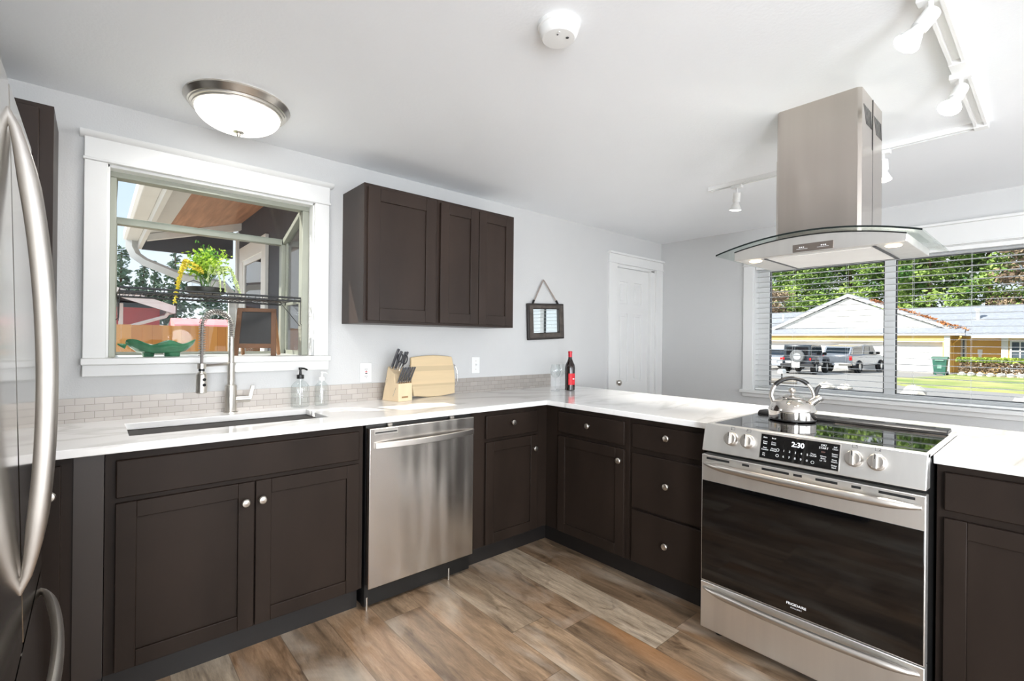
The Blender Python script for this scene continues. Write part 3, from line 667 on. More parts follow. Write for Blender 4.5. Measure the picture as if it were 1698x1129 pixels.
for y in (-2.093, -2.168): MB().box((.0268, y, 1.672), (.0278, y+.041, 1.673)).build('button_line', M['paper'], bt)
cx0, cx1, cy0, cy1 = .145, .475, -2.2435, -1.9255
b = MB(); b.prism([(cx0+.012, cy0), (cx0, cy0+.012), (cx0, cy1-.012), (cx0+.012, cy1), (cx1, cy1), (cx1, cy0)], 2, 1.70, 2.10); b.build('chimney_cover', M['hoodsteel'], hd)
b = MB(); b.prism([(cx0+.0135, cy0+.0015), (cx0+.0015, cy0+.0135), (cx0+.0015, cy1-.0135), (cx0+.0135, cy1-.0015), (cx1-.0015, cy1-.0015), (cx1-.0015, cy0+.0015)], 2, 2.10, ZC); up = b.build('upper_chimney', M['hoodsteel'], hd)
for x0, x1, sy in ((.178, .302, 0), (.335, .468, 0), (.178, .302, 1), (.335, .468, 1)):
    b = MB(); yv = cy1-.001 if sy else cy0+.001
    for k in range(6):
        xx = x0+(x1-x0)*k/6
        b._a([(xx, yv, 2.255), (xx+.011, yv, 2.255), (min(xx+.053, x1+.004), yv, 2.185), (min(xx+.042, x1-.004), yv, 2.185)], [(0,1,2,3)])
    b.build('vent_grille', M['black'], up, smooth=0)
b = MB(); b.box((.316, cy0-.0005, 1.70), (.320, cy0+.001, ZC)); b.build('cover_seam', M['black'], hd)
# ================================================================ ceiling fittings
lampglow = emitter('frosted_lamp_glass', (255, 252, 246), 1.6)
def dome(name, label, x, y):
    d = thing(name, label, 'ceiling light', (x, y, ZC))
    MB().lathe([(0, 0), (.203, 0), (.206, -.008), (.200, -.016), (.19, -.03), (.184, -.031), (.183, -.038), (.174, -.040), (.173, -.046), (.165, -.047), (.16, -.03)], (x, y, ZC), n=48).build('trim_ring', M['nickel'], d)
    P = [(.166*math.cos(math.pi/2*k/12), -.042-.083*math.sin(math.pi/2*k/12)) for k in range(13)]
    MB().lathe(P, (x, y, ZC), n=48).build('glass_bowl', lampglow, d, smooth=60)
    MB().lathe([(0, -.122), (.022, -.123), (.021, -.128), (.008, -.131), (.009, -.137), (.006, -.146), (0, -.148)], (x, y, ZC), n=20).build('finial', M['nickel'], d)
    l_ = bpy.data.lights.new('lamp_light', 'AREA'); l_.shape = 'DISK'; l_.size = .28; l_.energy = 3.4; l_.color = (1, .985, .965)
    o = bpy.data.objects.new('lamp_light', l_); COL.objects.link(o); o.parent = d; o.location = (0, 0, -.152)
    return d
dome('dome_light', 'round flush ceiling light with frosted glass bowl and nickel ring above the sink window', -1.677, -.39)
sm = thing('smoke_detector', 'round white smoke detector on the ceiling', 'smoke detector', (-1.015, -1.69, ZC))
MB().lathe([(0, 0), (.068, 0), (.070, -.006), (.068, -.014), (.064, -.016), (.062, -.030), (.058, -.04), (.052, -.045), (0, -.047)], (-1.015, -1.69, ZC), n=40).build('housing', M['plastic'], sm)
MB().lathe([(0, .0005), (.005, .0005), (.0055, 0)], (-1.0, -1.715, ZC-.0468), (0, 0, -1), 14).build('horn_hole', M['darkgrey'], sm)
MB().lathe([(0, .0005), (.003, .0005), (.0033, 0)], (-1.035, -1.705, ZC-.0468), (0, 0, -1), 12).build('indicator_hole', M['darkgrey'], sm)
MB().box((-1.045, -1.72, ZC-.0478), (-1.039, -1.714, ZC-.0465)).build('test_button', M['plastic'], sm)
# ---- track lighting
tr = thing('track_rail', 'white L-shaped lighting track screwed to the ceiling behind the hood', 'track light rail', (.93, -2.52, ZC))
def rail(b, p, q, w=.017):
    (x0, y0), (x1, y1) = p, q; z0, z1 = ZC-.024, ZC-.0005
    if x0 == x1:
        for s_ in (-1, 1): b.box((x0+s_*w-.005, y0, z0), (x0+s_*w+.005, y1, z1))
        b.box((x0-w, y0, ZC-.008), (x0+w, y1, z1))
    else:
        for s_ in (-1, 1): b.box((x0, y0+s_*w-.005, z0), (x1, y0+s_*w+.005, z1))
        b.box((x0, y0-w, ZC-.008), (x1, y0+w, z1))
b = MB(); rail(b, (.93, -2.50), (.93, -1.235)); b.build('long_rail', M['plastic'], tr)
b = MB(); rail(b, (-1.35, -2.52), (.91, -2.52)); b.build('side_rail', M['plastic'], tr)
b = MB(); b.box((.906, -2.545, ZC-.028), (.955, -2.495, ZC-.0004)); b.build('corner_connector', M['plastic'], tr, bev=.002)
MB().box((.165, -2.544, ZC-.027), (.285, -2.496, ZC-.0004)).build('joint_cover', M['plastic'], tr, bev=.002)
MB().box((.907, -1.237, ZC-.026), (.953, -1.225, ZC-.0004)).build('end_cap', M['plastic'], tr)
bulb = emitter('spot_bulb', (255, 252, 244), 6)
def spot(label, x, y, tilt, power):
    s_ = thing('track_spotlight', label, 'spotlight', (x, y, ZC-.024), 'white spotlights on the ceiling track')
    o = Vector((x, y, ZC-.024)); d = Vector(tilt).normalized()
    MB().box((x-.018, y-.032, ZC-.045), (x+.018, y+.032, ZC-.0245)).build('adapter', M['plastic'], s_, bev=.003)
    q = o+Vector((0, 0, -.06)); MB().cyl(o+Vector((0, 0, -.02)), q, .007, n=10).ball(tuple(q), .012, 10).build('swivel_arm', M['plastic'], s_)
    MB().lathe([(0, -.02), (.021, -.02), (.0225, -.012), (.0225, .035), (.0195, .037), (0, .037)], tuple(q+d*.01), tuple(d), 20).build('socket', M['plastic'], s_)
    MB().lathe([(.017, .036), (.019, .048), (.0245, .058), (.034, .082), (.035, .086)], tuple(q+d*.01), tuple(d), 24).build('reflector', M['plastic'], s_)
    MB().lathe([(.034, .085), (.028, .089), (.0, .092)], tuple(q+d*.01), tuple(d), 24).build('bulb_face', bulb, s_)
    l_ = bpy.data.lights.new('spot_light', 'SPOT'); l_.energy = power; l_.spot_size = R(75); l_.spot_blend = .7; l_.shadow_soft_size = .035; l_.color = (1, .96, .9)
    k = bpy.data.objects.new('spot_light', l_); COL.objects.link(k); k.parent = s_; k.location = q+d*.115-o; k.rotation_euler = d.to_track_quat('-Z', 'Y').to_euler()
spot('small white track spotlight left of the hood chimney', .93, -1.405, (.1, .15, -1), 55)
spot('small white track spotlight peeking out right of the hood chimney', .93, -2.155, (-.1, -.05, -1), 55)
spot('larger white track spotlight on the side rail nearest the track corner', .26, -2.52, (-.55, .25, -.8), 55)
spot('white track spotlight at the top edge of the picture', -.35, -2.52, (-.35, .5, -.8), 55)
# ================================================================ blind of the right window
bl = thing('window_blind', 'white horizontal slat blind lowered with open slats over the right window', 'blind', (XW+.045, -1.9, 1.975))
MB().box((XW+.018, -2.853, 1.945), (XW+.072, -.947, 1.9745)).build('headrail', M['plastic'], bl, bev=.002)
z = 1.925; first = None
while z > .905:
    if first is None:
        first = MB().prism([(-.024, 0), (0, .0022), (.024, 0), (.024, .0016), (0, .0038), (-.024, .0016)], 1, -.952, .952).build('slat', mat('blind_slat', (214, 214, 212), .5, var=.02), None, smooth=60)
        s_ = first
    else: s_ = first.copy(); COL.objects.link(s_)
    s_.parent = bl; s_.location = (0, 0, z-1.975); z -= .0463
MB().box((XW+.021, -2.851, .872), (XW+.069, -.949, .888)).build('bottom_rail', M['plastic'], bl, bev=.003)
b = MB()
for y in (-1.06, -1.255, -1.64, -2.05, -2.36, -2.72):
    for x in (XW+.0195, XW+.0705): b.cyl((x, y, .88), (x, y, 1.95), .0006, n=5)
b.build('ladder_cord', M['plastic'], bl)
# ================================================================ wall things
def plate(label, cat, x, z, kind):
    p = thing(cat, label, 'outlet' if kind == 'gfci' else 'switch', (x, 0, z))
    MB().box((x-.036, -.006, z-.058), (x+.036, -.0005, z+.058)).build('cover_plate', M['plastic'], p, bev=.003)
    if kind == 'gfci':
        f = MB().box((x-.0165, -.0085, z-.033), (x+.0165, -.005, z+.033)).build('face', M['plastic'], p, bev=.001)
        MB().box((x-.007, -.0098, z+.002), (x+.007, -.008, z+.008)).build('reset_button', mat('red_button', (190, 40, 36), .4), f)
        MB().box((x-.007, -.0098, z-.008), (x+.007, -.008, z-.002)).build('test_button', M['black'], f)
        b = MB()
        for dz in (-.021, .021):
            for dx_ in (-.006, .005): b.box((x+dx_-.001, -.0092, z+dz-.005), (x+dx_+.001, -.008, z+dz+.005))
            b.lathe([(0, .0005), (.0022, .0005), (.0022, 0)], (x, -.0087, z+dz-.009), (0, -1, 0), 10)
        b.build('socket_slot', M['darkgrey'], f)
    else:
        f = MB().box((x-.006, -.009, z-.012), (x+.006, -.005, z+.012)).build('bezel', M['plastic'], p, bev=.001)
        MB().prism([(-.008, z-.004), (-.019, z+.006), (-.018, z+.010), (-.008, z+.006)], 0, x-.004, x+.004).build('toggle', M['plastic'], p)
        b = MB()
        for dz in (-.03, .03): b.lathe([(0, .001), (.003, .001), (.0035, 0)], (x, -.006, z+dz), (0, -1, 0), 10)
        b.build('screw', M['nickel'], p)
plate('white wall outlet with red and black buttons left of the knife block', 'wall_outlet', -.905, 1.083, 'gfci')
plate('white light switch plate on the wall right of the cutting board', 'light_switch', -.079, 1.108, 'switch')
mr = thing('mirror', 'small square mirror in a dark distressed frame hung crooked from a ribbon', 'mirror', (.615, -.001, 1.445), org=False)
b = MB(T=lambda x, z, y: (x, y, z)); b.cells([-.205, -.145, .145, .205], [-.145, -.09, .10, .145], lambda i, j: not (i == 1 and j == 1), -.026, -.004)
b.build('frame', mat('distressed_dark_frame', (44, 38, 34), .5, var=.5, scale=14), mr, bev=.005)
b = MB(T=lambda x, z, y: (x, y, z)); b.cells([-.19, -.15, .15, .19], [-.13, -.095, .105, .13], lambda i, j: not (i == 1 and j == 1), -.030, -.024); b.build('frame_bead', mat('worn_frame_edge', (78, 70, 64), .5, var=.4, scale=20), mr, bev=.002)
MB().box((-.148, -.012, -.093), (.148, -.006, .103)).build('glass', mat('mirror_silver', (235, 238, 236), .02, 1.0, var=.01), mr)
b = MB(); b.tube([(-.135, -.016, .15), (-.022, -.012, .325), (-.012, -.010, .335)], .007, 6, flat=(1, .3)); b.tube([(.140, -.016, .15), (-.002, -.012, .325), (-.012, -.010, .335)], .007, 6, flat=(1, .3))
b.build('ribbon', mat('taupe_ribbon', (150, 138, 130), .7), mr)
b = MB(); b.cyl((-.142, -.016, .142), (-.128, -.016, .172), .0085, n=8); b.cyl((.146, -.016, .142), (.124, -.016, .172), .0085, n=8); b.build('clip', M['black'], mr)
mr.rotation_euler = (0, R(-2.6), 0)
# ================================================================ things on the worktop
ZT = .9142
kb = thing('knife_block', 'pale wooden knife block full of black handled knives beside the cutting board', 'knife block', (-.742, -.11, ZT), org=False)
b = MB(); b.prism([(.085, 0), (-.062, 0), (-.062, .108), (-.030, .112), (-.020, .165), (.035, .208)], 0, -.055, .055)
b.build('body', M['maple'], kb, bev=.003)
b = MB()
for (u, v, ww) in [(-.03, .0, .012), (-.03, .018, .012), (.03, .0, .010), (.03, .018, .008)]:
    pass
b.box((-.030, -.0624, .020), (.020, -.0618, .030)); 
for u in range(6): b.box((-.047+.0185*u, -.060, .1085), (-.0455+.0185*u+.002, -.034, .1128))
b.build('slot', mat('dark_slot', (150, 116, 78), .7), kb)
kb.rotation_euler = (0, 0, R(14))
kmat = mat('black_knife_handle', (66, 66, 70), .35, var=.15)
def knife(kind, label, loc, ax, L, r, group, roll=0.0):
    k = thing(kind, label, 'scissors' if kind == 'kitchen_scissors' else 'knife', (0, 0, 0), group, org=False)
    if kind == 'kitchen_scissors':
        for s_ in (-1, 1):
            P = [(s_*.018+.016*math.cos(a), 0, .062+.027*math.sin(a)) for a in [2*math.pi*i/16 for i in range(16)]]
            MB().tube(P, .0045, 7, closed=True).build('finger_loop', kmat, k)
        MB().cyl((-.006, 0, -.02), (-.012, 0, .036), .005, n=8).cyl((.006, 0, -.02), (.012, 0, .036), .005, n=8).build('shank', M['chrome'], k)
    else:
        MB().tube([(0, 0, 0), (0, 0, L*.12), (r*.12, 0, L*.5), (0, 0, L*.85), (-r*.25, 0, L*.97), (-r*.3, 0, L)], [r*.75, r*.9, r, r*.95, r*1.08, r*.7], 10, flat=(1.0, .62)).build('handle', kmat, k)
        MB().box((-r*.8, -r*.45, -.004), (r*.8, r*.45, .008)).build('bolster', M['nickel'], k, bev=.001)
        MB().prism([(-r*.7, 0), (r*.7, 0), (r*.5, -L*.9), (-r*.2, -L*.95)], 1, -.0008, .0008).build('blade', M['chrome'], k, smooth=0)
    k.location = loc; q = Vector(ax).normalized().to_track_quat('Z', 'X'); q = q @ Matrix.Rotation(roll, 4, 'Z').to_quaternion(); k.rotation_mode = 'QUATERNION'; k.rotation_quaternion = q
    return k
Rb = Matrix.Rotation(R(14), 4, 'Z'); base = Vector((-.742, -.11, ZT)); axk = Rb @ Vector((.12, -.34, .93))
def onblock(u, v, h): return base+Rb @ Vector((u, v, h))
top_h = lambda v: .165+(v+.020)/.055*.043
knife('chef_knife', 'large black handled knife at the left end of the knife block', onblock(-.040, .018, top_h(.018)+.004), axk, .125, .0115, 'large knives in the block', 1.57)
knife('chef_knife', 'second large black handled knife in the block next to the leftmost one', onblock(-.022, .008, top_h(.008)+.004), axk, .118, .0115, 'large knives in the block', 1.57)
knife('utility_knife', 'black handled knife standing behind the scissors loops in the block', onblock(.024, .018, top_h(.018)+.004), axk, .105, .010, 'large knives in the block', 1.57)
knife('utility_knife', 'black handled knife at the upper right of the knife block', onblock(.042, .018, top_h(.018)+.004), axk, .105, .010, 'large knives in the block', 1.57)
knife('kitchen_scissors', 'black looped kitchen scissors standing in the middle of the knife block', onblock(.006, .005, top_h(.005)+.012), axk, .1, .01, None)
k0 = None
ords = ['leftmost', 'second from the left', 'third from the left', 'fourth from the left', 'fifth from the left', 'rightmost']
for i in range(6):
    p = onblock(-.0463+.0185*i, -.047, .114); lab = 'slim black steak knife in the lower row of the knife block, '+ords[i]
    if k0 is None: k0 = knife('steak_knife', lab, p, axk, .098, .0082, 'steak knives in the lower row of the block', 1.57)
    else:
        k = dup(k0); k['label'] = lab; k.location = p
# ---- cutting board leaning on the wall
cbd = thing('cutting_board', 'pale laminated wooden cutting board leaning against the wall', 'cutting board', (-.455, -.06, ZT), org=False)
W2, H = .158, .272; P = []
for k in range(13): u = k/12; P.append((-W2+2*W2*u, .0+.012*(1-math.sin(math.pi*u))))
for k in range(1, 13): u = k/12; P.append((W2-.004+.014*math.sin(math.pi*u), .012+(H-.024)*u))
for k in range(1, 13): u = k/12; P.append((W2-2*W2*u, H-.012+.012*math.sin(math.pi*u)))
for k in range(1, 12): u = k/12; P.append((-W2+.004-.014*math.sin(math.pi*u), H-.012-(H-.024)*u))
def board_mat():
    m_ = mat('laminated_maple', (224, 200, 160), .42, var=.06, scale=8, stretch=(.3, 1, 3)); t = m_.node_tree; n = t.nodes; l = t.links; p = n['Principled BSDF']
    src = p.inputs['Base Color'].links[0].from_socket; tc_ = n.new('ShaderNodeTexCoord'); s_ = n.new('ShaderNodeSeparateXYZ'); l.new(tc_.outputs['Object'], s_.inputs[0])
    r_ = n.new('ShaderNodeValToRGB'); mr_ = n.new('ShaderNodeMath'); mr_.operation = 'DIVIDE'; mr_.inputs[1].default_value = .272; l.new(s_.outputs[2], mr_.inputs[0]); l.new(mr_.outputs[0], r_.inputs[0]); r_.color_ramp.interpolation = 'CONSTANT'
    e = r_.color_ramp.elements; e[0].position = 0; e[0].color = (.93, .93, .93, 1); e[1].position = .26; e[1].color = (.80, .78, .76, 1)
    for pos, c in ((.31, 1.0), (.62, .86), (.74, 1.04)): k = e.new(pos); k.color = (c, c*.99, c*.98, 1)
    x = n.new('ShaderNodeMixRGB'); x.blend_type = 'MULTIPLY'; x.inputs[0].default_value = 1; l.new(src, x.inputs[1]); l.new(r_.outputs[0], x.inputs[2]); l.new(x.outputs[0], p.inputs['Base Color']); return m_
MB().prism(P, 1, -.009, .009).build('board', board_mat(), cbd, bev=.004)
for s_ in (-1, 1):
    MB().tube([(s_*(W2+.006), 0, .06), (s_*(W2+.022), 0, .07), (s_*(W2+.034), 0, .10), (s_*(W2+.037), 0, .135), (s_*(W2+.034), 0, .17), (s_*(W2+.022), 0, .20), (s_*(W2+.006), 0, .21)], .0035, 8).build('wire_handle', M['chrome'], cbd)
cbd.rotation_euler = (R(-9), 0, 0)
# ---- soap bottles
sb = thing('soap_dispenser', 'ribbed clear glass soap dispenser with black pump beside the sink', 'soap dispenser', (-1.302, -.058, ZT))
def ribbed(b, o, prof, n, amp):
    vs = []; o = Vector(o)
    for (r, h) in prof:
        for k in range(n):
            a = 2*math.pi*k/n; rr = r*(1+(amp if k % 2 else -amp)*(1 if r > .02 else 0)); vs.append((o.x+rr*math.cos(a), o.y+rr*math.sin(a)*.85, o.z+h))
    b._a(vs, [(i*n+k, i*n+(k+1) % n, (i+1)*n+(k+1) % n, (i+1)*n+k) for i in range(len(prof)-1) for k in range(n)])
b = MB(); ribbed(b, (-1.302, -.058, ZT), [(.001, .001), (.042, .001), (.046, .006), (.046, .10), (.044, .115), (.030, .135), (.018, .142), (.0165, .158)], 44, .025); b.build('bottle', M['ribbed'], sb)
MB().lathe([(0, .154), (.0185, .154), (.0185, .174), (.007, .177), (.0055, .2), (.0095, .204), (.0095, .214), (0, .215)], (-1.302, -.058, ZT), n=20).tube([(-1.302, -.058, ZT+.209), (-1.288, -.075, ZT+.209), (-1.276, -.09, ZT+.202)], .0048, 8).build('pump', M['black'], sb)
MB().cyl((-1.302, -.058, ZT+.012), (-1.302, -.058, ZT+.154), .003, n=8).build('dip_tube', M['plastic'], sb)
sb = thing('soap_dispenser', 'slim clear glass soap dispenser with white pump behind the black pump one', 'soap dispenser', (-1.187, -.058, ZT))
b = MB(); ribbed(b, (-1.187, -.058, ZT), [(.001, .001), (.034, .001), (.037, .006), (.037, .095), (.034, .112), (.02, .128), (.0155, .132), (.015, .142)], 28, .01); b.build('bottle', M['ribbed'], sb)
MB().lathe([(0, .139), (.0165, .139), (.0165, .157), (.006, .159), (.005, .176), (.0085, .179), (.0085, .188), (0, .189)], (-1.187, -.058, ZT), n=20).tube([(-1.187, -.058, ZT+.183), (-1.174, -.074, ZT+.183), (-1.164, -.086, ZT+.177)], .0042, 8).build('pump', M['plastic'], sb)
MB().cyl((-1.187, -.058, ZT+.012), (-1.187, -.058, ZT+.139), .003, n=8).build('dip_tube', M['plastic'], sb)
# ---- wine
wb = thing('wine_bottle', 'dark red wine bottle with red foil neck on the worktop corner', 'bottle', (.578, -.318, ZT))
MB().lathe([(0, .002), (.030, 0), (.0375, .006), (.0380, .17), (.0345, .195), (.0225, .220), (.0155, .240), (.0140, .262), (0, .262)], (.578, -.318, ZT), n=32).build('body', mat('dark_wine_glass', (30, 12, 10), .05, var=.2, spec=.7), wb)
MB().lathe([(.0150, .235), (.0145, .262), (.0148, .282), (.0158, .283), (.0158, .295), (.0140, .297), (0, .297)], (.578, -.318, ZT), n=24).build('foil_capsule', mat('red_foil', (196, 24, 44), .3, .2), wb)
ang = math.atan2(-2.777+.318, -2.147-.578)
MB().lathe([(.0386, .045), (.0386, .13)], (.578, -.318, ZT), n=16, a0=ang-.3, a1=ang+1.25).build('label', mat('red_label', (214, 30, 44), .5, var=.05), wb)
MB().lathe([(.0389, .085), (.0389, .093)], (.578, -.318, ZT), n=8, a0=ang+.55, a1=ang+1.0).build('label_print', M['paper'], wb)
def wineglass(label, x, y):
    g = thing('wine_glass', label, 'wine glass', (x, y, ZT), 'wine glasses by the bottle')
    MB().lathe([(0, .0015), (.034, .001), (.036, .003), (.012, .008), (.0042, .016), (.0036, .085), (.006, .094)], (x, y, ZT), n=28).build('stem', M['clear'], g)
    MB().lathe([(.004, .094), (.02, .103), (.034, .122), (.039, .145), (.037, .168), (.030, .198), (.0292, .198), (.0362, .168), (.0382, .145), (.0332, .123), (.019, .105), (.003, .097)], (x, y, ZT), n=32).build('bowl', M['clear'], g)
wineglass('empty stemmed wine glass in front, left of the wine bottle', .452, -.288)
wineglass('empty stemmed wine glass half hidden between the other glass and the bottle', .56, -.235)
# ---- kettle on the cooktop
kx, ky, kz = .335, -1.938, .9266
kt = thing('kettle', 'polished stainless whistling kettle with black grip on the glass cooktop', 'kettle', (kx, ky, kz))
MB().lathe([(0, .001), (.09, 0), (.097, .004), (.098, .012), (.098, .052), (.0995, .054), (.097, .064), (.088, .088), (.071, .108), (.05, .120), (.048, .121), (0, .121)], (kx, ky, kz), n=48).build('body', M['steelkettle'], kt)
MB().lathe([(.0978, .0115), (.0988, .010), (.0988, .006), (.0968, .004)], (kx, ky, kz), n=48).build('base_band', M['black'], kt)
MB().lathe([(.052, .119), (.05, .124), (.03, .132), (0, .135)], (kx, ky, kz), n=36).build('lid', M['steelkettle'], kt)
MB().lathe([(0, .133), (.008, .134), (.006, .142), (.010, .146), (.0155, .154), (.0155, .162), (.009, .171), (0, .173)], (kx, ky, kz), n=20).build('lid_knob', M['handle'], kt)
d = Vector((.45, -.89, 0)).normalized(); kc = Vector((kx, ky, kz))
P = [kc-d*.078+Vector((0, 0, .092))]
for i in range(21):
    a = math.pi*(1.0-i/20); P.append(kc+d*.088*math.cos(a)+Vector((0, 0, .125+.098*math.sin(a))))
P.append(kc+d*.070+Vector((0, 0, .108)))
MB().tube(P[:7], .0075, 10, flat=(1, 1.25)).build('handle_arm', M['handle'], kt); MB().tube(P[15:], .0075, 10, flat=(1, 1.25)).build('handle_arm', M['handle'], kt)
MB().tube(P[5:17], .0108, 12).build('grip', M['black'], kt)
s0 = kc+d*.070+Vector((0, 0, .088)); s1 = kc+d*.108+Vector((0, 0, .123))
MB().tube([s0, s0.lerp(s1, .6), s1], [.021, .0175, .017], 18).build('spout', M['steelkettle'], kt)
MB().tube([s1-(s1-s0)*.12, s1+(s1-s0)*.18], .0195, 18).build('spout_cap', M['handle'], kt)
e = (s1-s0).normalized(); pp = Vector((0, 0, 1))
MB().tube([s0+e*.03+pp*.016, s0+e*.035+pp*.04, s0+e*.045+pp*.058, s0+e*.06+pp*.062], [.008, .0075, .007, .005], 8, flat=(1, 1.3)).build('trigger', M['darkgrey'], kt)
kt.scale = (1, 1, .88)
# ================================================================ things in the garden window
sh_ = thing('wire_shelf', 'black wire shelf across the garden window', 'shelf', (-1.66, .25, 1.505))
b = MB(); xl, xr = -2.062, -1.272
for (y, z) in ((.045, 1.512), (.045, 1.494), (.43, 1.512), (.43, 1.494)): b.cyl((xl, y, z), (xr, y, z), .0052, n=6)
for k in range(25): x = xl+(xr-xl)*k/24; b.cyl((x, .045, 1.494), (x, .045, 1.512), .0018, n=5); b.cyl((x, .43, 1.494), (x, .43, 1.512), .0018, n=5)
for x in (xl, xr): b.cyl((x, .045, 1.503), (x, .43, 1.503), .0026, n=6)
b.build('rim', M['wire'], sh_)
b = MB()
for k in range(1, 34): x = xl+(xr-xl)*k/34; b.cyl((x, .045, 1.5), (x, .43, 1.5), .0016, n=5)
b.build('cross_wire', M['wire'], sh_)
for x, s_ in ((xl, -1), (xr, 1)):
    MB().tube([(x, .05, 1.50), (x+s_*.003, .06, 1.37), (x+s_*.022, .075, 1.355)], .0022, 6).tube([(x, .42, 1.50), (x+s_*.003, .08, 1.36)], .0022, 6).build('bracket', M['wire'], sh_)
# plant in a tray
pl = thing('potted_plant', 'trailing yellow-green plant in a dark round tray on the wire shelf', 'plant', (-1.715, .2, 1.515))
tx, ty, tz = -1.705, .2, 1.515
MB().lathe([(0, .002), (.078, 0), (.088, .004), (.092, .032), (.089, .033), (.085, .008), (0, .006)], (tx, ty, tz), n=32).build('tray', mat('dark_metal_tray', (50, 50, 46), .45, .3), pl)
MB().tube([(tx-.085, ty-.02, tz+.03), (tx-.088, ty-.03, tz+.05), (tx-.062, ty-.05, tz+.062), (tx-.035, ty-.075, tz+.05), (tx-.03, ty-.085, tz+.03)], .0022, 6).build('tray_handle', M['wire'], pl)
MB().lathe([(.0, .008), (.05, .008), (.062, .03), (.064, .06), (.05, .088), (.038, .095)], (tx, ty, tz), n=28).build('glass_vase', M['clear'], pl)
rnd = random.Random(3)
def leaf(b, p, d, L, w):
    p = Vector(p); d = Vector(d).normalized(); s_ = d.cross(Vector((rnd.uniform(-1, 1), rnd.uniform(-1, 1), rnd.uniform(-1, 1)))).normalized(); q = p+d*L; mdl = p+d*L*.5; up_ = s_.cross(d)*w*.25
    b._a([tuple(p), tuple(mdl+s_*w+up_), tuple(q), tuple(mdl-s_*w+up_)], [(0, 1, 2, 3)])
gl = leafmat('bright_green_leaf', (120, 170, 40), (196, 220, 84), 40); gy = leafmat('yellow_leaf', (206, 190, 40), (232, 214, 90), 40); gp = leafmat('pale_green_strand', (176, 198, 120), (214, 226, 168), 40); gd = leafmat('mid_green_leaf', (58, 116, 40), (120, 170, 60), 40)
b = MB(); st = MB()
for s_ in range(26):
    a = rnd.uniform(0, 6.28); hgt = rnd.uniform(.08, .19); rad = rnd.uniform(.02, .13); tip = Vector((tx-.015+rad*math.cos(a), ty+rad*.7*math.sin(a), tz+.03+hgt)); root = Vector((tx+rnd.uniform(-.02, .02), ty+rnd.uniform(-.02, .02), tz+.02))
    mid = root.lerp(tip, .6)+Vector((0, 0, .03)); st.tube([root, mid, tip], .0014, 5)
    for k in range(26):
        u = rnd.uniform(.55, 1.0); p = mid.lerp(tip, (u-.55)/.45); leaf(b, p+Vector((rnd.gauss(0, .012), rnd.gauss(0, .012), rnd.gauss(0, .012))), (rnd.gauss(0, 1), rnd.gauss(0, 1), rnd.gauss(0, .8)), rnd.uniform(.014, .028), rnd.uniform(.004, .009))
b.build('foliage', gl, pl, fix=False, smooth=0); st.build('stem', gd, pl)
b = MB()
for s_ in range(7):
    root = Vector((tx-.01+rnd.uniform(-.02, .02), ty, tz+.05)); tip = root+Vector((rnd.uniform(-.05, .07), rnd.uniform(-.03, .03), rnd.uniform(.14, .22)))
    for k in range(50): leaf(b, root.lerp(tip, rnd.uniform(.3, 1))+Vector((rnd.gauss(0, .014), rnd.gauss(0, .014), rnd.gauss(0, .014))), (rnd.gauss(0, 1), rnd.gauss(0, 1), rnd.gauss(.3, .8)), rnd.uniform(.012, .024), rnd.uniform(.004, .007))
b.build('upright_leaves', gd, pl, fix=False, smooth=0)
def strand(name, pts, mt, dens=9, sz=.008):
    b = MB(); P = [Vector(p) for p in pts]; b.tube(P, .0022, 5)
    for i in range(len(P)-1):
        for k in range(dens*2):
            p = P[i].lerp(P[i+1], rnd.random()); leaf(b, p, (rnd.gauss(0, 1), rnd.gauss(0, 1), rnd.gauss(-.3, 1)), rnd.uniform(sz*.8, sz*1.6), sz*.45)
    b.build(name, mt, pl, fix=False, smooth=0)
def hang0(x0, z0, x1, z1, x2, z2, y=ty-.06): return [(x0+(x1-x0)*u*2, y, z0+(z1-z0)*u*2) for u in (0, .125, .25, .375)]+[(x1+(x2-x1)*u, y-.02*u, z1+(z2-z1)*u) for u in (0, .15, .35, .55, .78, 1)]
def hang(x0, z0, x1, z1, x2, z2, y=ty-.06):
    out = []
    for k in range(15):
        u = k/14; zt_ = z0+(z1-z0)*math.sin(min(u/.35, 1)*math.pi/2) if u < .35 else z1+(z2-z1)*((u-.35)/.65)**1.6
        out.append((x0+(x1-x0)*min(u/.35, 1)*.8+((x1-x0)*.2+(x2-x1))*max(0, (u-.1)/.9)**.9 if u > .1 else x0+(x1-x0)*u/.35*.8, y-.02*u, zt_))
    return out
strand('yellow_strand', hang(tx-.03, tz+.12, tx-.10, tz+.155, tx-.135, tz-.01), gy, 7, .011)
strand('yellow_strand', hang(tx-.02, tz+.10, tx-.09, tz+.13, tx-.145, tz-.055), gy, 6, .010)
strand('pale_strand', hang(tx+.005, tz+.10, tx+.02, tz+.145, tx-.005, tz+.06), gp, 6, .007)
strand('pale_strand', hang(tx+.005, tz+.10, tx+.04, tz+.15, tx+.055, tz-.005), gp, 7, .007)
strand('pale_strand', hang(tx+.02, tz+.10, tx+.06, tz+.145, tx+.075, tz+.01), gp, 6, .007)
strand('pale_strand', hang(tx+.03, tz+.10, tx+.075, tz+.145, tx+.145, tz-.0), gp, 7, .008)
strand('pale_strand', hang(tx+.03, tz+.10, tx+.09, tz+.13, tx+.125, tz+.04), gp, 5, .007)
b = MB()
for (x0, x1, z1) in ((.0, .02, .245), (.03, .075, .24), (.03, .09, .215), (-.02, -.045, .215)):
    b.tube([(tx+x0, ty, tz+.1), (tx+(x0+x1)/2, ty-.01, tz+.18), (tx+x1, ty-.02, tz+z1)], .0013, 5)
    for k in range(26): leaf(b, (tx+x1+rnd.gauss(0, .008), ty-.02+rnd.gauss(0, .008), tz+z1-rnd.random()*.05), (rnd.gauss(0, 1), rnd.gauss(0, 1), rnd.gauss(0, 1)), .014, .005)
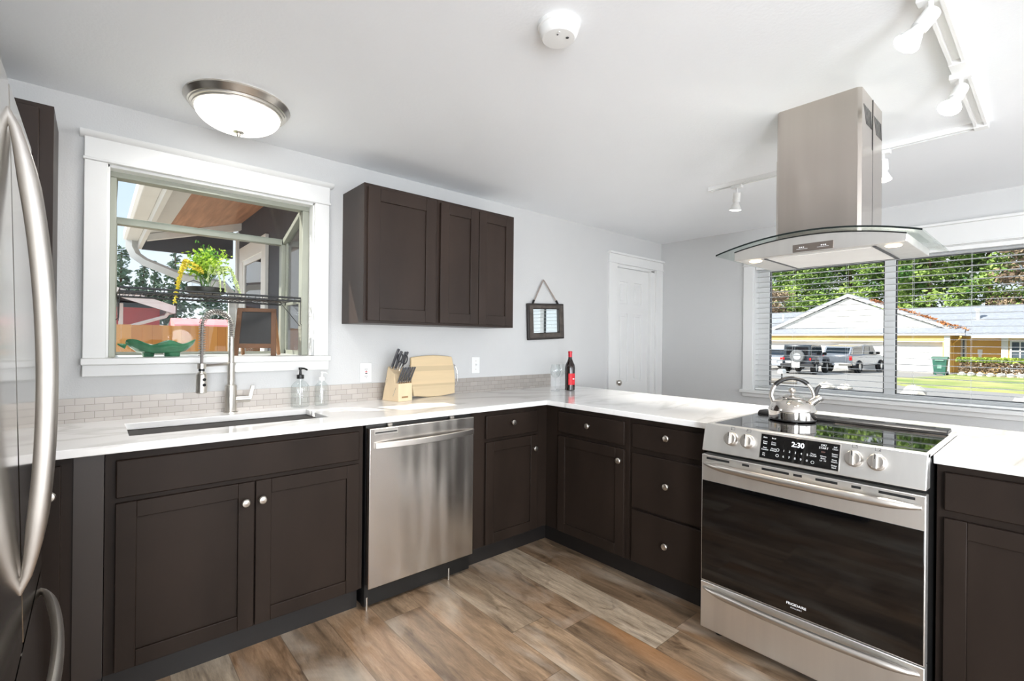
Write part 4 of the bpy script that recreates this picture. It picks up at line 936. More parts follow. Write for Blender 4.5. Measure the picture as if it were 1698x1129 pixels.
b.build('tall_shoots', gl, pl, fix=False, smooth=0)
# chalkboard easel
ck = thing('chalkboard', 'small wooden A-frame chalkboard standing on the garden window sill', 'chalkboard', (-1.475, .13, 1.1905), org=False)
tilt = R(12)
def fr(x, z, o): return (x, o*math.cos(tilt)+z*math.sin(tilt)-.05, z*math.cos(tilt)-o*math.sin(tilt)*0)
b = MB(T=lambda x, z, o: fr(x, z, o))
for s_ in (-1, 1):
    q0, q1, hw2 = s_*.092, s_*.083, .0125
    b._a([(q0-hw2, 0, -.008), (q0+hw2, 0, -.008), (q1+hw2, .262, -.008), (q1-hw2, .262, -.008), (q0-hw2, 0, .008), (q0+hw2, 0, .008), (q1+hw2, .262, .008), (q1-hw2, .262, .008)], [(0,3,2,1),(4,5,6,7),(0,1,5,4),(1,2,6,5),(2,3,7,6),(3,0,4,7)])
b.box((-.095, .243, -.0075), (.095, .264, .0075)); b.box((-.085, .042, -.0075), (.085, .066, .0075)); b.build('front_frame', M['walnut'], ck, bev=.0015)
b = MB(T=lambda x, z, o: fr(x, z, o)); b._a([(-.084, .06, -.003), (.084, .06, -.003), (.078, .25, -.003), (-.078, .25, -.003), (-.084, .06, .003), (.084, .06, .003), (.078, .25, .003), (-.078, .25, .003)], [(0,3,2,1),(4,5,6,7),(0,1,5,4),(1,2,6,5),(2,3,7,6),(3,0,4,7)])
b.build('slate', mat('slate_board', (44, 44, 44), .6, var=.18, scale=14, stretch=(1, 1, .4)), ck)
b = MB()
for s_ in (-1, 1): b.tube([(s_*.083, .008, .25), (s_*.092, .115, .003)], .010, 4)
b.tube([(-.09, .085, .07), (.09, .085, .07)], .006, 4); b.build('rear_leg', mat('light_walnut', (150, 108, 72), .5, var=.2), ck, smooth=0)
MB().tube([(-.04, -.02, .05), (-.02, .0, .035), (.02, .03, .035), (.05, .06, .05)], .0012, 5).build('chain', M['nickel'], ck)
ck.rotation_euler = (0, 0, R(-24))
# leaf bowl
lb = thing('leaf_bowl', 'green glazed leaf shaped ceramic bowl on the garden window sill', 'bowl', (-1.9, .13, 1.1905), org=False)
vs = []; n_ = 64; rings = [(0, .018), (.45, .016), (.72, .024), (.9, .046), (1.0, .066)]
b = MB()
def lr(a):
    r = 1/math.sqrt((math.cos(a)/.138)**2+(math.sin(a)/.105)**2); r *= 1+.06*math.cos(5*a+.6); return r
for side, off in ((0, 0), (1, .006)):
    base_ = len(b.v); seq = rings if side == 0 else rings
    for (t_, h) in seq:
        for k in range(n_):
            a = 2*math.pi*k/n_; r = lr(a)*t_; hh = h+off+(.011*math.cos(5*a+.3)+.004*math.cos(2*a))*t_**3
            b.v.append(Vector((r*math.cos(a)+(.0 if t_ < 1 else -.004), r*.75*math.sin(a), hh)))
    for i in range(len(seq)-1):
        for k in range(n_): b.f.append([base_+i*n_+k, base_+i*n_+(k+1) % n_, base_+(i+1)*n_+(k+1) % n_, base_+(i+1)*n_+k]); b.mi.append(0)
t0 = (len(rings)-1)*n_; t1 = len(rings)*n_+(len(rings)-1)*n_
for k in range(n_): b.f.append([t0+k, t0+(k+1) % n_, t1+(k+1) % n_, t1+k]); b.mi.append(0)
gm = mat('green_glaze', (58, 118, 84), .15, var=.3, scale=16, coat=.5); b.build('bowl', gm, lb, smooth=70)
MB().cyl((-.05, 0, 0), (-.05, 0, .02), .022, .028, 18).cyl((.045, 0, 0), (.045, 0, .02), .032, .036, 20).build('foot_ring', gm, lb)
MB().tube([(-.135, 0, .048), (-.155, 0, .056), (-.166, .004, .060)], [.012, .007, .002], 8).build('stem_tip', gm, lb)
# ================================================================ outside the garden window
siding = mat('dark_slate_siding', (64, 66, 74), .6, var=.12, scale=8, stretch=(6, 6, .2))
fascia = mat('white_fascia', (226, 224, 220), .5, var=.03)
soff = mat('brown_soffit_boards', (186, 134, 104), .6, var=.22, scale=7, stretch=(4, .3, 1))
hw_ = thing('house_wing', 'dark sided house wing with wide eave and white framed window outside the garden window', 'house wing', (-.8, 1.8, 0))
MB().box((-1.0, .13, -.4), (-.2, 3.0, 2.5)).build('wall', siding, hw_)
b = MB(); b.prism([(-1.80, 2.25), (-1.64, 2.296), (-1.64, 2.376), (-1.80, 2.33)], 1, .7, 3.25); b.build('white_soffit', fascia, hw_)
b = MB(); b.prism([(-1.64, 2.296), (-1.0, 2.48), (-.2, 2.71), (-.2, 2.80), (-1.64, 2.376)], 1, .7, 3.25); b.build('board_soffit', soff, hw_)
b = MB(); b.prism([(-1.78, 2.19), (-1.0, 2.41), (-1.0, 2.48), (-1.78, 2.25)], 1, 2.85, 2.93); b.build('rafter', fascia, hw_)
MB().prism([(-1.80, 2.16), (-1.0, 2.16), (-1.0, 2.52), (-1.80, 2.30)], 1, 3.25, 3.29).build('end_board', siding, hw_)  # end fascia given the dark siding colour to stand for its shaded side
MB().box((-1.83, .7, 2.16), (-1.80, 3.28, 2.34)).build('fascia_board', fascia, hw_)
b = MB(); b.prism([(-1.94, 2.33), (-1.94, 2.25), (-1.92, 2.225), (-1.83, 2.225), (-1.83, 2.33)], 1, .7, 3.3); b.build('gutter', fascia, hw_, bev=.004)
b = MB(); P = [(-1.88, 3.2, 2.24), (-1.88, 3.2, 2.16), (-1.85, 3.17, 2.08), (-1.78, 3.13, 2.02), (-1.5, 3.06, 1.90), (-1.12, 3.02, 1.84), (-1.05, 3.03, 1.76), (-1.04, 3.03, -.3)]
b.tube(P, .048, 4, flat=(1, .8)); dsp = b.build('downspout', mat('white_downspout', (214, 214, 212), .45, .2, var=.06), hw_)
b = MB(); b.box((-1.02, 2.955, -.4), (-.985, 3.03, 2.4)); b.build('corner_board', fascia, hw_)
b = MB(T=lambda y, z, x: (x, y, z)); b.cells([1.80, 1.92, 2.66, 2.80], [.55, .67, 2.06, 2.20], lambda i, j: not (i == 1 and j == 1), -1.03, -1.0); wf = b.build('window_frame', fascia, hw_, bev=.003)
b = MB(T=lambda y, z, x: (x, y, z)); b.cells([1.92, 1.97, 2.61, 2.66], [.67, .72, 2.01, 2.06], lambda i, j: not (i == 1 and j == 1), -1.022, -1.0); b.build('sash', M['plastic'], wf)
MB().box((-1.012, 1.96, .71), (-1.008, 2.62, 2.02)).build('pane', mat('reflecting_window_glass', (40, 34, 36), .03, var=.2, spec=1.0), wf)
fm = mat('cedar_fence_boards', (206, 140, 68), .7, var=.16, scale=3, stretch=(1, 1, .25))
fn = thing('wooden_fence', 'new orange cedar board fence across the back yard', 'fence', (-.6, 8.0, -.4))
fb_ = MB(); x = -6.0; i = 0; fr2 = random.Random(5)
fdir = Vector((.998, .06, 0))
pick = [mat('cedar_board', c, .7, var=.12, scale=3, stretch=(1, 1, .25)) for c in ((208, 142, 70), (196, 128, 60), (216, 154, 84))]
b = MB()
while x < 6.5:
    mi = fr2.randrange(3); h = 1.50+fr2.uniform(-.006, .006); y = 8.0
    b.box((x, y, -.4), (x+.142, y+.02, h), mi); x += .145
b.build('boards', pick, fn)
for x in (-4.4, -2.0, .4, 2.8, 5.2): MB().box((x, 8.025, -.4), (x+.09, 8.11, 1.45)).build('post', pick[1], fn)
MB().box((-6, 8.02, 1.15), (6.5, 8.06, 1.24)).box((-6, 8.02, .0), (6.5, 8.06, .09)).build('rail', pick[1], fn)
redw = mat('red_house_siding', (178, 58, 58), .6, var=.1, scale=4, stretch=(1, 1, 6)); roofg = mat('grey_shingle_roof', (122, 124, 130), .8, var=.12, scale=6)
rh = thing('red_house', 'red neighbouring house with white eaves above the fence', 'house', (-1.7, 15, -.4))
MB().box((-3.6, 14.1, -.4), (-.75, 19, 2.1)).build('wall', redw, rh)
b = MB(); b.prism([(-4.2, 2.05), (-2.2, 2.55), (-.55, 2.0), (-.55, 2.14), (-2.2, 2.72), (-4.2, 2.2)], 1, 13.4, 19.2); b.build('roof', roofg, rh)
b = MB(); b.prism([(-2.2, 2.50), (-.50, 1.94), (-.50, 2.16), (-2.2, 2.74)], 1, 13.33, 13.40); b.box((-.56, 13.35, 1.95), (-.46, 19.2, 2.15)); b.build('eave_board', fascia, rh)
MB().tube([(-.60, 13.5, 1.98), (-.66, 13.6, 1.86), (-1.5, 14.0, 1.55), (-1.62, 14.05, 1.4), (-1.62, 14.05, -.3)], .05, 6).build('downspout', fascia, rh)
b = MB(); b.box((-1.66, 14.05, -.4), (-1.56, 14.1, 2.2)); b.build('corner_board', fascia, rh)
pk = mat('pale_red_roof', (226, 142, 142), .7, var=.06)
sd2 = thing('garden_shed', 'low shed with pale pink roof showing above the fence', 'shed', (.3, 12.6, -.4))
MB().box((-.55, 12.05, -.4), (2.3, 13.6, 1.5)).build('wall', redw, sd2); b = MB(); b.prism([(11.9, 1.5), (12.0, 1.62), (12.8, 1.80), (13.75, 1.5)], 0, -.62, 2.4); b.build('roof', pk, sd2)
# ================================================================ ground
grd = mat('grey_asphalt', (146, 143, 140), .9, var=.08, scale=2, bump=.1, bscale=60)
b = MB(); b.box((-40, -60, -.72), (150, 90, -.502)); struct(b.build('ground', grd))
yard = struct(MB().box((-12, .3, -.5), (2.3, 30, -.44)).build('ground_yard', mat('yard_gravel', (168, 160, 146), .9, var=.2, scale=8)))
def slabpoly(name, pts, z0, z1, mt): return MB().prism(pts, 2, z0, z1).build(name, mt, smooth=0)
lw = slabpoly('lawn', [(24.0, -14), (24.2, .2), (24.6, 1.9), (26.6, 2.75), (29.6, 3.2), (34.5, 1.70), (37.6, 1.65), (38.4, 1.0), (38.4, -14)], -.502, -.45, leafmat('lawn_grass', (118, 142, 66), (180, 174, 112), .55))
lw['kind'] = 'stuff'; tag(lw, 'sunlit front lawn across the street', 'lawn')
# ================================================================ foliage builder
def cards(rn, centres, size, mt, name, parent, up=.25):
    vs = []; fs = []
    for (c, s_) in centres:
        d = Vector((rn.gauss(0, 1), rn.gauss(0, 1), rn.gauss(0, 1)*.6-up)).normalized(); e = d.cross(Vector((rn.gauss(0, 1), rn.gauss(0, 1), rn.gauss(0, 1)))).normalized()
        L_ = s_*rn.uniform(.6, 1.3); w_ = L_*.42; i = len(vs); q = Vector(c)
        vs += [q-d*L_*.5, q+e*w_*.5, q+d*L_*.5, q-e*w_*.5]; fs.append((i, i+1, i+2, i+3))
    off = Vector(ORG.get(parent.name, (0,0,0))); me = bpy.data.meshes.new(name); me.from_pydata([tuple(p-off) for p in vs], [], fs); me.materials.append(mt)
    o = bpy.data.objects.new(name, me); COL.objects.link(o); o.parent = parent; return o
conif = leafmat('dark_conifer_needles', (58, 82, 66), (104, 130, 104), .7)
cedar = leafmat('sunlit_cedar_foliage', (62, 108, 40), (168, 192, 100), .55)
cedar2 = leafmat('blue_green_foliage', (74, 106, 76), (146, 174, 138), .5)
brownf = leafmat('brown_twigs', (112, 92, 74), (176, 156, 130), .9)
bark = mat('brown_bark', (96, 74, 58), .9, var=.3, scale=3, stretch=(1, 1, .2)); orange_bark = mat('orange_madrone_bark', (206, 142, 70), .7, var=.2, scale=2)
def conifer(label, x, y, h, r, seed, mt=conif, n=2600, z0=-.5, size=.5, group=None, name='conifer_tree'):
    rn = random.Random(seed); t = thing(name, label, 'tree', (x, y, z0), group)
    MB().tube([(x, y, z0), (x+rn.uniform(-.1, .1), y, z0+h*.6), (x, y, z0+h*.98)], [h*.018, h*.011, .02], 8).build('trunk', bark, t)
    cs = []; nb = int(h*9)
    br = []
    for k in range(nb):
        u = (k+rn.random())/nb; zz = z0+h*(.06+.94*u); rr = r*(1-u)**.8*rn.uniform(.55, 1.1)+.08; a = rn.uniform(0, 6.283); br.append((zz, rr, a, u))
    for i in range(n):
        zz, rr, a, u = br[rn.randrange(nb)]
        if rn.random() > (1-u)*1.1+.25: continue
        s_ = rn.random()**.7; ww = .16*rr*(1-s_*.5)+.05
        cs.append(((x+rr*s_*math.cos(a)+rn.gauss(0, ww), y+rr*s_*math.sin(a)+rn.gauss(0, ww), zz-rr*.35*s_**1.5+rn.gauss(0, .10)), size*(.6+.4*(1-u))))
    cards(rn, cs, size, mt, 'foliage', t, .5); return t
G1 = 'conifers beyond the back fence'
for i, (x, y, h, r, lab) in enumerate([(-1.2, 27, 6.1, 1.2, 'dark conifer at the left edge of the garden window view'), (-.15, 30, 5.9, 1.3, 'slim dark conifer second from the left behind the fence'), (1.15, 29, 6.5, 1.6, 'dark conifer behind the red house, left of the plant'),
        (2.9, 30, 7.6, 1.7, 'tall dark conifer directly behind the plant tray'), (2.6, 20, 3.4, 1.7, 'broad low conifer under the wire shelf behind the pink roof'), (.55, 33, 6.2, 1.5, 'far conifer between the two left ones and the middle one'), (4.9, 32, 6.6, 1.9, 'dark conifer near the corner of the house wing')]):
    conifer(lab, x, y, h, r, 40+i, conif, 2400, -.5, .42, G1)
def broad(label, x, y, h, r, seed, mt, n=4500, z0=-.5, size=.7, group=None, tm=bark, zb=.12, name='leafy_tree', nb=60, lean=0):
    rn = random.Random(seed); t = thing(name, label, 'tree', (x, y, z0), group)
    MB().tube([(x, y, z0), (x, y+lean*.3, z0+h*.35), (x, y+lean*.8, z0+h*.7), (x, y+lean, z0+h*.95)], [h*.02, h*.016, h*.01, .03], 8).build('trunk', tm, t)
    cl = [(rn.uniform(-1, 1), rn.uniform(-1, 1), rn.uniform(zb, 1.0)) for _ in range(nb)]; cs = []
    for i in range(n):
        a, b_, c = cl[rn.randrange(nb)]; k = r*(1-.55*max(0, c-.45)); g = r*.17
        px = x+a*k+rn.gauss(0, g); py = y+b_*k+lean*c+rn.gauss(0, g); pz = z0+h*c+rn.gauss(0, g*.55)
        cs.append(((px, py, pz), size))
    cards(rn, cs, size, mt, 'foliage', t, .1); return t
G2 = 'trees behind the house across the street'
for i, (x, y, h, r, mt, lab) in enumerate([
    (62, 22.5, 15, 3.4, cedar2, 'hazy blue green tree at the left end of the tree line behind the house'), (58, 17.3, 14.5, 3.2, cedar, 'sunlit green cedar left of the white gable'), (60, 12.6, 15.5, 3.2, cedar, 'sunlit green cedar directly behind the gable peak'),
    (62, 8.6, 16, 3.0, cedar, 'green cedar just left of the window mullion'), (57, 5.6, 15, 2.6, cedar, 'green cedar just right of the window mullion'), (60, 1.8, 16, 2.9, cedar, 'green cedar between the mullion and the orange trunk'), (66, -7.2, 14, 3.0, cedar2, 'pale green tree at the far right edge of the window')]):
    broad(lab, x, y, h, r, 70+i, mt, 15000, -.5, .43, G2, nb=190)
broad('tall madrone with bare orange trunk right of the green cedars', 57, -1.55, 13.5, 2.3, 91, brownf, 3200, -.5, .42, None, orange_bark, .25, 'madrone_tree', 40, .5)
broad('thin brown tree near the right picture edge behind the grey roof', 62, -4.6, 12, 2.4, 92, leafmat('olive_twigs', (92, 96, 60), (156, 150, 110), .8), 2800, -.5, .42, None, bark, .3, 'bare_tree', 30, -.4)
broad('greyish brown leafless thicket above the left end of the grey roof', 52, 18.5, 7.4, 2.6, 93, brownf, 7000, -.5, .34, None, bark, .1, 'thicket', 50)
# ================================================================ house across the street
yel = mat('yellow_siding', (240, 200, 118), .6, var=.05, scale=4, stretch=(1, 1, 8)); wsd = mat('white_house_siding', (240, 238, 232), .6, var=.03); gdoor = mat('white_garage_door', (238, 238, 238), .5, var=.02)
shg = mat('blue_grey_shingles', (142, 146, 154), .85, var=.10, scale=5)
hs = thing('neighbour_house', 'yellow house with white gable, garage and grey roof across the street', 'house', (41, 5, -.5))
b = MB(T=lambda y, z, x: (x, y, z)); b.cells([2.0, 2.35, 13.6, 14.5], [-.5, 1.5, 2.05], lambda i, j: not (i == 1 and j == 0), 39.0, 39.38); b.box((2.0, -.5, 39.38), (14.5, 2.05, 48)); b.build('garage_wall', yel, hs)
MB().box((41.0, -.28, -.5), (48, 2.01, 2.05)).box((39.6, -9, -.5), (48, -.28, 1.95)).build('house_wall', yel, hs)
b = MB(T=lambda y, z, x: (x, y, z)); b.box((2.35, -.5, 39.33), (13.6, 1.50, 39.38))
for k in range(1, 4):
    pass
gd = b.build('garage_door', gdoor, hs)
b = MB()
for k in range(1, 4): b.box((39.318, 2.35, -.5+.5*k-.012), (39.332, 13.6, -.5+.5*k+.012))
b.build('panel_groove', mat('light_grey_groove', (206, 206, 208), .6), gd)
b = MB(); b.box((38.97, 2.0, -.5), (39.0, 2.28, 1.90)); b.box((38.98, 2.28, 1.5), (39.0, 13.7, 1.56)); b.build('door_casing', fascia, hs)
# skirt roof, gable, main roof
b = MB(); b.prism([(38.86, 2.02), (40.1, 2.52), (40.1, 2.40), (38.86, 1.94)], 1, 1.35, 14.6); b.build('skirt_roof', shg, hs)
MB().box((38.80, 1.3, 1.93), (38.87, 14.6, 2.05)).build('fascia_board', fascia, hs)
b = MB(); b.prism([(2.45, 2.42), (12.6, 2.55), (7.75, 4.72)], 0, 40.0, 40.2); b.build('gable_wall', wsd, hs)
b = MB(); b.prism([(1.2, 2.00), (7.75, 4.82), (7.75, 5.05), (.9, 2.10)], 0, 39.88, 46); b.prism([(14.3, 2.00), (7.75, 4.82), (7.75, 5.05), (14.6, 2.10)], 0, 39.88, 46); b.build('gable_roof', shg, hs)
b = MB(); b.prism([(2.3, 2.40), (7.75, 4.80), (7.75, 5.00), (2.0, 2.46)], 0, 39.80, 39.88); b.prism([(12.85, 2.40), (7.75, 4.80), (7.75, 5.00), (13.2, 2.46)], 0, 39.80, 39.88); b.build('barge_board', fascia, hs)
b = MB(); b.prism([(38.9, 1.90), (43.4, 3.98), (48.5, 1.9)], 1, -9.4, 1.6); b.prism([(40.6, 2.6), (43.4, 3.98), (48.5, 1.9), (41, 1.9)], 1, 1.5, 17.5); b.build('main_roof', shg, hs)
MB().box((38.82, -9.4, 1.76), (38.92, 1.0, 1.93)).build('eave_board', fascia, hs)
b = MB(); rn = random.Random(8); cs = []
for k in range(900):
    u = rn.random(); y = 6.4-5.6*u; z = 4.40-2.45*u+.10; cs.append(((39.86-.9*max(0, u-.6)+rn.uniform(0, .7), y+rn.gauss(0, .10), z+rn.gauss(0, .05)), .22))
o = cards(rn, cs, .2, leafmat('rust_needles', (150, 96, 60), (196, 130, 76), 1.5), 'fallen_needles', hs, .2); o['kind'] = 'stuff'
vp = MB(); vp.cyl((41.4, .93, 2.9), (41.4, .93, 3.62), .10, n=10); vp.cyl((41.4, .93, 3.58), (41.4, .93, 3.72), .16, n=10); vp.box((41.2, .6, 2.75), (41.7, 1.25, 2.98)); vp.build('roof_vent', M['plastic'], hs)
MB().cyl((41.5, 12.7, 3.1), (41.5, 12.7, 3.72), .10, n=10).build('vent_pipe', M['plastic'], hs)
def house_win(x, y0, y1, z0, z1, mull):
    b = MB(T=lambda y, z, xx: (xx, y, z)); b.cells([y0, y0+.09, y1-.09, y1], [z0, z0+.09, z1-.09, z1], lambda i, j: not (i == 1 and j == 1), x-.08, x)
    for k in mull: b.box((k-.03, z0, x-.07), (k+.03, z1, x-.01))
    b.box((y0, (z0+z1)/2-.03, x-.07), (y1, (z0+z1)/2+.03, x-.01)); f = b.build('window', fascia, hs)
    MB().box((x-.03, y0+.05, z0+.05), (x-.02, y1-.05, z1-.05)).build('pane', mat('dark_house_pane', (86, 98, 108), .1, var=.3, scale=1), f)
house_win(39.6, -3.2, -.62, .35, 1.62, (-1.05, -1.45, -1.9, -2.4))
house_win(41.0, 1.42, 1.70, .45, 1.75, ())
MB().box((39.55, -.56, -.5), (39.62, -.26, 1.85)).box((39.5, -9, -.5), (39.60, -.30, .42)).build('corner_trim', fascia, hs)
MB().box((40.3, .66, -.5), (40.42, .80, .75)).box((40.26, .62, .75), (40.46, .84, 1.05)).build('porch_post', M['plastic'], hs)
MB().tube([(38.5, 1.45, 1.85), (38.9, 1.5, 1.75), (39.9, 1.95, 1.45), (39.95, 1.96, -.45)], .05, 6).build('downspout', yel, hs)
# ================================================================ street things
wb_ = thing('wheelie_bin', 'dark green wheeled rubbish bin in front of the garage', 'rubbish bin', (36.5, 2.14, -.502), org=False)
gb = mat('green_bin_plastic', (54, 104, 90), .45, var=.1)
b = MB(); b._a([(-.27, -.27, .08), (.27, -.27, .08), (.27, .27, .08), (-.27, .27, .08), (-.36, -.34, .98), (.36, -.34, .98), (.36, .34, .98), (-.36, .34, .98)], [(0,3,2,1),(4,5,6,7),(0,1,5,4),(1,2,6,5),(2,3,7,6),(3,0,4,7)]); b.build('body', gb, wb_, bev=.03)
b = MB(); b.prism([(-.42, .98), (.40, .98), (.40, 1.02), (.1, 1.12), (-.38, 1.06)], 1, -.38, .38); b.build('lid', gb, wb_, bev=.01)
MB().cyl((.28, -.34, .11), (.28, -.24, .11), .11, n=14).cyl((.28, .24, .11), (.28, .34, .11), .11, n=14).build('wheel', M['rubber'], wb_)
MB().box((-.40, -.2, .86), (-.35, .2, .93)).box((-.33, -.1, .40), (-.30, .1, .62)).build('grip_bar', mat('pale_bin_label', (120, 160, 146), .5), wb_)
MB().cyl((-.22, -.2, 0), (-.22, -.2, .1), .05, n=8).cyl((-.22, .2, 0), (-.22, .2, .1), .05, n=8).build('front_foot', gb, wb_)
hg = thing('hedge', 'clipped low hedge with green top in front of the yellow house', 'hedge', (37.4, -2, -.5)); rn = random.Random(12); c1 = []; c2 = []
for k in range(5200):
    y = rn.uniform(-7, 1.45); x = 37.0+rn.uniform(-.4, .8); z = rn.uniform(.33, .60); c1.append(((x, y, z), .16))
for k in range(5200):
    y = rn.uniform(-7, 1.35); x = 37.0+rn.uniform(-.35, .7); z = rn.uniform(-.3, .36); c2.append(((x, y, z), .17))
cards(rn, c1, .16, leafmat('hedge_green', (104, 136, 40), (176, 190, 78), 2), 'green_top', hg, .0); cards(rn, c2, .17, leafmat('hedge_twigs', (92, 76, 60), (176, 150, 124), 3), 'bare_twigs', hg, .2)
stone = mat('pale_rock', (190, 186, 178), .85, var=.18, scale=6)
def rock(label, x, y, z, r, seed, sc=(1, 1, .6), group=None):
    rn = random.Random(seed); b = MB(); b.ball((x, y, z), r, 12, sc)
    for v in b.v: v += Vector((rn.uniform(-1, 1), rn.uniform(-1, 1), rn.uniform(-1, 1)))*r*.14
    tag(b.build('boulder', stone, smooth=0), label, 'rock', group)
for i in range(9): rock('pale edging stone along the foot of the hedge, %s' % ['at its left end', 'second from its left end', 'third from its left end', 'fourth from its left end', 'fifth from its left end', 'sixth from its left end', 'seventh from its left end', 'eighth from its left end', 'at the picture edge'][i], 36.1+.06*(i % 2), 1.15-.40*i, -.38, .165, 300+i, (1, 1.1, .85), 'stones along the hedge')
rock('round pale boulder at the near edge of the lawn right of the mullion', 19.6, .68, -.42, .36, 320, (1, 1, .8))
rock('pale boulder by the street left of the mullion', 20.3, 3.55, -.45, .30, 321, (1, 1, .6), None); rock('smaller pale boulder leaning against the one left of the mullion', 20.6, 2.98, -.45, .24, 322, (1, 1, .6)); rock('pale rock in the lower right corner of the window', 20, -2.1, -.45, .3, 323, (1, 1.2, .55))
tag(MB().cyl((21.2, 6.35, -.40), (21.4, 5.0, -.40), .11, n=12).build('log', mat('grey_weathered_log', (128, 122, 114), .8, var=.3, scale=3)), 'grey weathered log lying by the street behind the kettle', 'log')
mb_ = thing('mailbox', 'white mailbox on a thin post across the road behind the kettle', 'mailbox', (24, 6.55, -.502))
MB().cyl((24, 6.55, -.502), (24, 6.55, -.18), .035, n=8).build('post', M['darkgrey'], mb_); MB().prism([(6.43, -.2), (6.67, -.2), (6.67, -.06), (6.62, .01), (6.48, .01), (6.43, -.06)], 0, 23.76, 24.24).build('box', M['plastic'], mb_)
# ---- vehicles (local: +x forward, z up from the ground)
tyre = mat('tyre_rubber', (28, 28, 30), .8, var=.2); rim = mat('wheel_alloy', (206, 208, 210), .35, .6, var=.1); tint = mat('tinted_car_glass', (26, 32, 36), .05, var=.2); tail = mat('red_tail_light', (190, 30, 34), .25); chr_ = M['handle']
def wheel(p, x, y, r, w_):
    s_ = 1 if y > 0 else -1
    wl = MB().lathe([(r*.55, -w_/2), (r*.9, -w_/2), (r, -w_*.3), (r, w_*.3), (r*.9, w_/2), (r*.55, w_/2)], (x, y, r), (0, s_, 0), 22).build('wheel', tyre, p)
    MB().lathe([(0, w_*.36), (r*.2, w_*.4), (r*.5, w_*.34), (r*.6, w_*.42), (r*.6, 0), (0, 0)], (x, y, r), (0, s_, 0), 14).build('rim', rim, wl)
def vehicle(name, label, cat, loc, yaw):
    c = thing(name, label, cat, (0, 0, 0), org=False); c.location = loc; c.rotation_euler = (0, 0, R(yaw)); return c
blk = mat('black_car_paint', (38, 46, 54), .25, var=.08, coat=.6); sil = mat('silver_car_paint', (188, 192, 200), .25, .4, var=.04, coat=.6); gry = mat('grey_truck_paint', (120, 126, 136), .25, .3, var=.05, coat=.6)
c = vehicle('off_road_vehicle', 'black boxy off-road vehicle with a spare wheel on its tailgate, parked before the garage', 'car', (29.2, 7.60, -.502), 3)
MB().prism([(0, .45), (.02, 1.02), (2.75, 1.06), (3.9, .98), (3.95, .55), (3.5, .42)], 1, -.78, .78).build('body', blk, c, bev=.04)
MB().prism([(.02, 1.0), (.10, 1.70), (.2, 1.76), (2.15, 1.74), (2.3, 1.68), (2.75, 1.05)], 1, -.72, .72).build('cabin', blk, c, bev=.04)
MB().box((.02, -.56, 1.12), (.075, .56, 1.60)).build('rear_window', tint, c)
for s_ in (-1, 1): MB().prism([(.3, 1.12), (.34, 1.6), (1.05, 1.6), (1.05, 1.12)], 1, s_*.715, s_*.728).prism([(1.15, 1.12), (1.15, 1.6), (2.2, 1.58), (2.5, 1.12)], 1, s_*.715, s_*.728).build('side_window', tint, c)
MB().box((-.10, -.86, .42), (.05, .86, .62)).build('bumper', M['darkgrey'], c, bev=.02)
sw = MB().lathe([(.2, .0), (.36, .0), (.385, .06), (.385, .16), (.34, .20), (.2, .2)], (.02, -.05, 1.06), (-1, 0, 0), 24).build('spare_wheel', mat('sunlit_spare_cover', (104, 106, 108), .6), c)  # grey lifted to carry the sunlight on the spare tyre cover
MB().lathe([(0, .17), (.22, .19), (.25, .14), (0, .1)], (.02, -.05, 1.06), (-1, 0, 0), 10).build('rim', rim, sw)
for y in (-.70, .70): MB().box((-.01, y-.045, .84), (.03, y+.045, .98)).build('tail_light', tail, c)
MB().box((-.02, .30, .66), (.0, .60, .80)).build('number_plate', M['paper'], c); MB().box((-.16, -.2, .40), (-.101, .22, .78)).build('hitch_cover', M['paper'], c)
for x in (.72, 3.1):
    for y in (-.74, .74):
        wheel(c, x, y, .40, .26); MB().prism([(x-.52, .62), (x-.42, .86), (x+.42, .86), (x+.52, .62), (x+.40, .66), (x, .84), (x-.4, .66)], 1, y-.14, y+.14).build('fender_flare', M['darkgrey'], c)
for s_ in (-1, 1): MB().box((2.3, s_*.78, 1.12), (2.42, s_*.98, 1.30)).build('door_mirror', M['black'], c, bev=.02)
MB().box((1.2, -.80, .66), (2.2, -.78, 1.0)).build('door_panel', mat('reflecting_door', (196, 200, 206), .2, .6), c)
c = vehicle('pickup_truck', 'grey four door pickup truck with red tail lights, parked right of the black off-road vehicle', 'truck', (33.4, 6.72, -.502), -7)
MB().prism([(0, .55), (.02, 1.12), (1.75, 1.14), (1.78, 1.16), (4.3, 1.14), (5.3, 1.02), (5.42, .6), (5.2, .45), (.2, .45)], 1, -.88, .88).build('body', gry, c, bev=.05)
MB().prism([(1.75, 1.12), (1.95, 1.72), (2.2, 1.80), (3.4, 1.78), (3.6, 1.70), (4.3, 1.12)], 1, -.76, .76).build('cab', gry, c, bev=.05)
MB().prism([(.02, 1.12), (.35, 1.66), (1.8, 1.74), (1.9, 1.12)], 1, -.78, .78).build('bed_cap', gry, c, bev=.04)
MB().prism([(.06, 1.20), (.3, 1.58), (.33, 1.58), (.09, 1.20)], 1, -.66, .66).build('rear_window', tint, c)
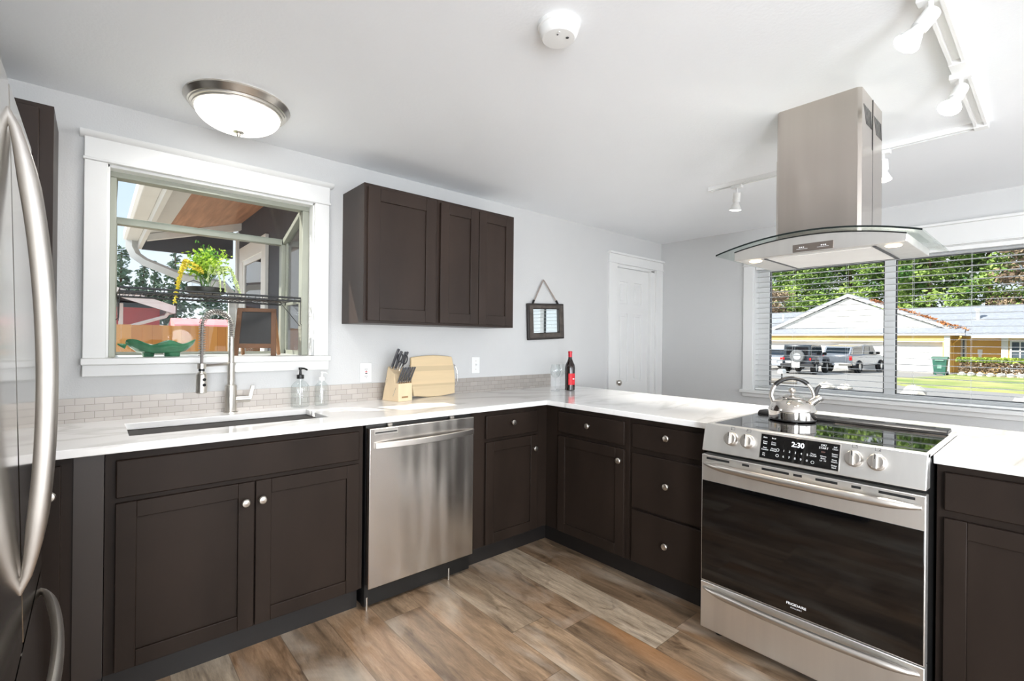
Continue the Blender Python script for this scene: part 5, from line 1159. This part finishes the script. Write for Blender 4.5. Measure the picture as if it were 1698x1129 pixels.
for s_ in (-1, 1): MB().prism([(2.0, 1.18), (2.15, 1.66), (2.8, 1.68), (2.8, 1.18)], 1, s_*.755, s_*.775).prism([(2.9, 1.18), (2.9, 1.68), (3.4, 1.66), (4.0, 1.18)], 1, s_*.755, s_*.775).prism([(.4, 1.2), (.5, 1.6), (1.7, 1.66), (1.75, 1.2)], 1, s_*.775, s_*.79).build('side_window', tint, c)
for y in (-.80, .80): MB().box((-.015, y-.075, .80), (.04, y+.075, 1.08)).build('tail_light', tail, c, bev=.01)
MB().box((-.10, -.86, .45), (.03, .86, .60)).build('bumper', chr_, c, bev=.02); MB().box((-.112, -.18, .47), (-.10, .18, .59)).build('number_plate', M['paper'], c)
MB().box((-.012, -.62, .70), (.01, .62, 1.05)).build('tailgate', gry, c, bev=.02)
for s_ in (-1, 1): MB().box((3.7, s_*.86, 1.16), (3.84, s_*1.06, 1.36)).build('door_mirror', M['black'], c, bev=.02)
for x in (1.05, 4.45):
    for y in (-.82, .82):
        wheel(c, x, y, .40, .27); b = MB(); b.lathe([(.40, -.06), (.50, -.06), (.50, .08), (.40, .08)], (x, y, .44), (0, 1, 0), 14, a0=0, a1=math.pi); b.build('fender_flare', M['darkgrey'], c)
c = vehicle('silver_car', 'silver saloon car half hidden behind the black boxy vehicle', 'car', (33.0, 10.3, -.502), 2)
MB().prism([(0, .35), (-.02, .85), (.6, 1.0), (3.4, .95), (4.4, .75), (4.45, .4), (4.2, .28), (.2, .28)], 1, -.85, .85).build('body', sil, c, bev=.07)
MB().prism([(.55, .95), (1.2, 1.38), (2.4, 1.40), (3.4, .95)], 1, -.70, .70).build('cabin', tint, c, bev=.05); MB().prism([(1.15, 1.37), (1.25, 1.43), (2.35, 1.45), (2.5, 1.38)], 1, -.66, .66).build('roof', sil, c, bev=.02)
for y in (-.62, .62): MB().box((-.03, y-.2, .72), (.06, y+.2, .86)).build('tail_light', tail, c, bev=.02)
MB().box((-.06, -.8, .30), (.05, .8, .5)).build('bumper', sil, c, bev=.03); MB().box((-.07, -.22, .52), (-.0, .22, .64)).build('number_plate', M['paper'], c)
for x in (.85, 3.6):
    for y in (-.76, .76): wheel(c, x, y, .33, .2)
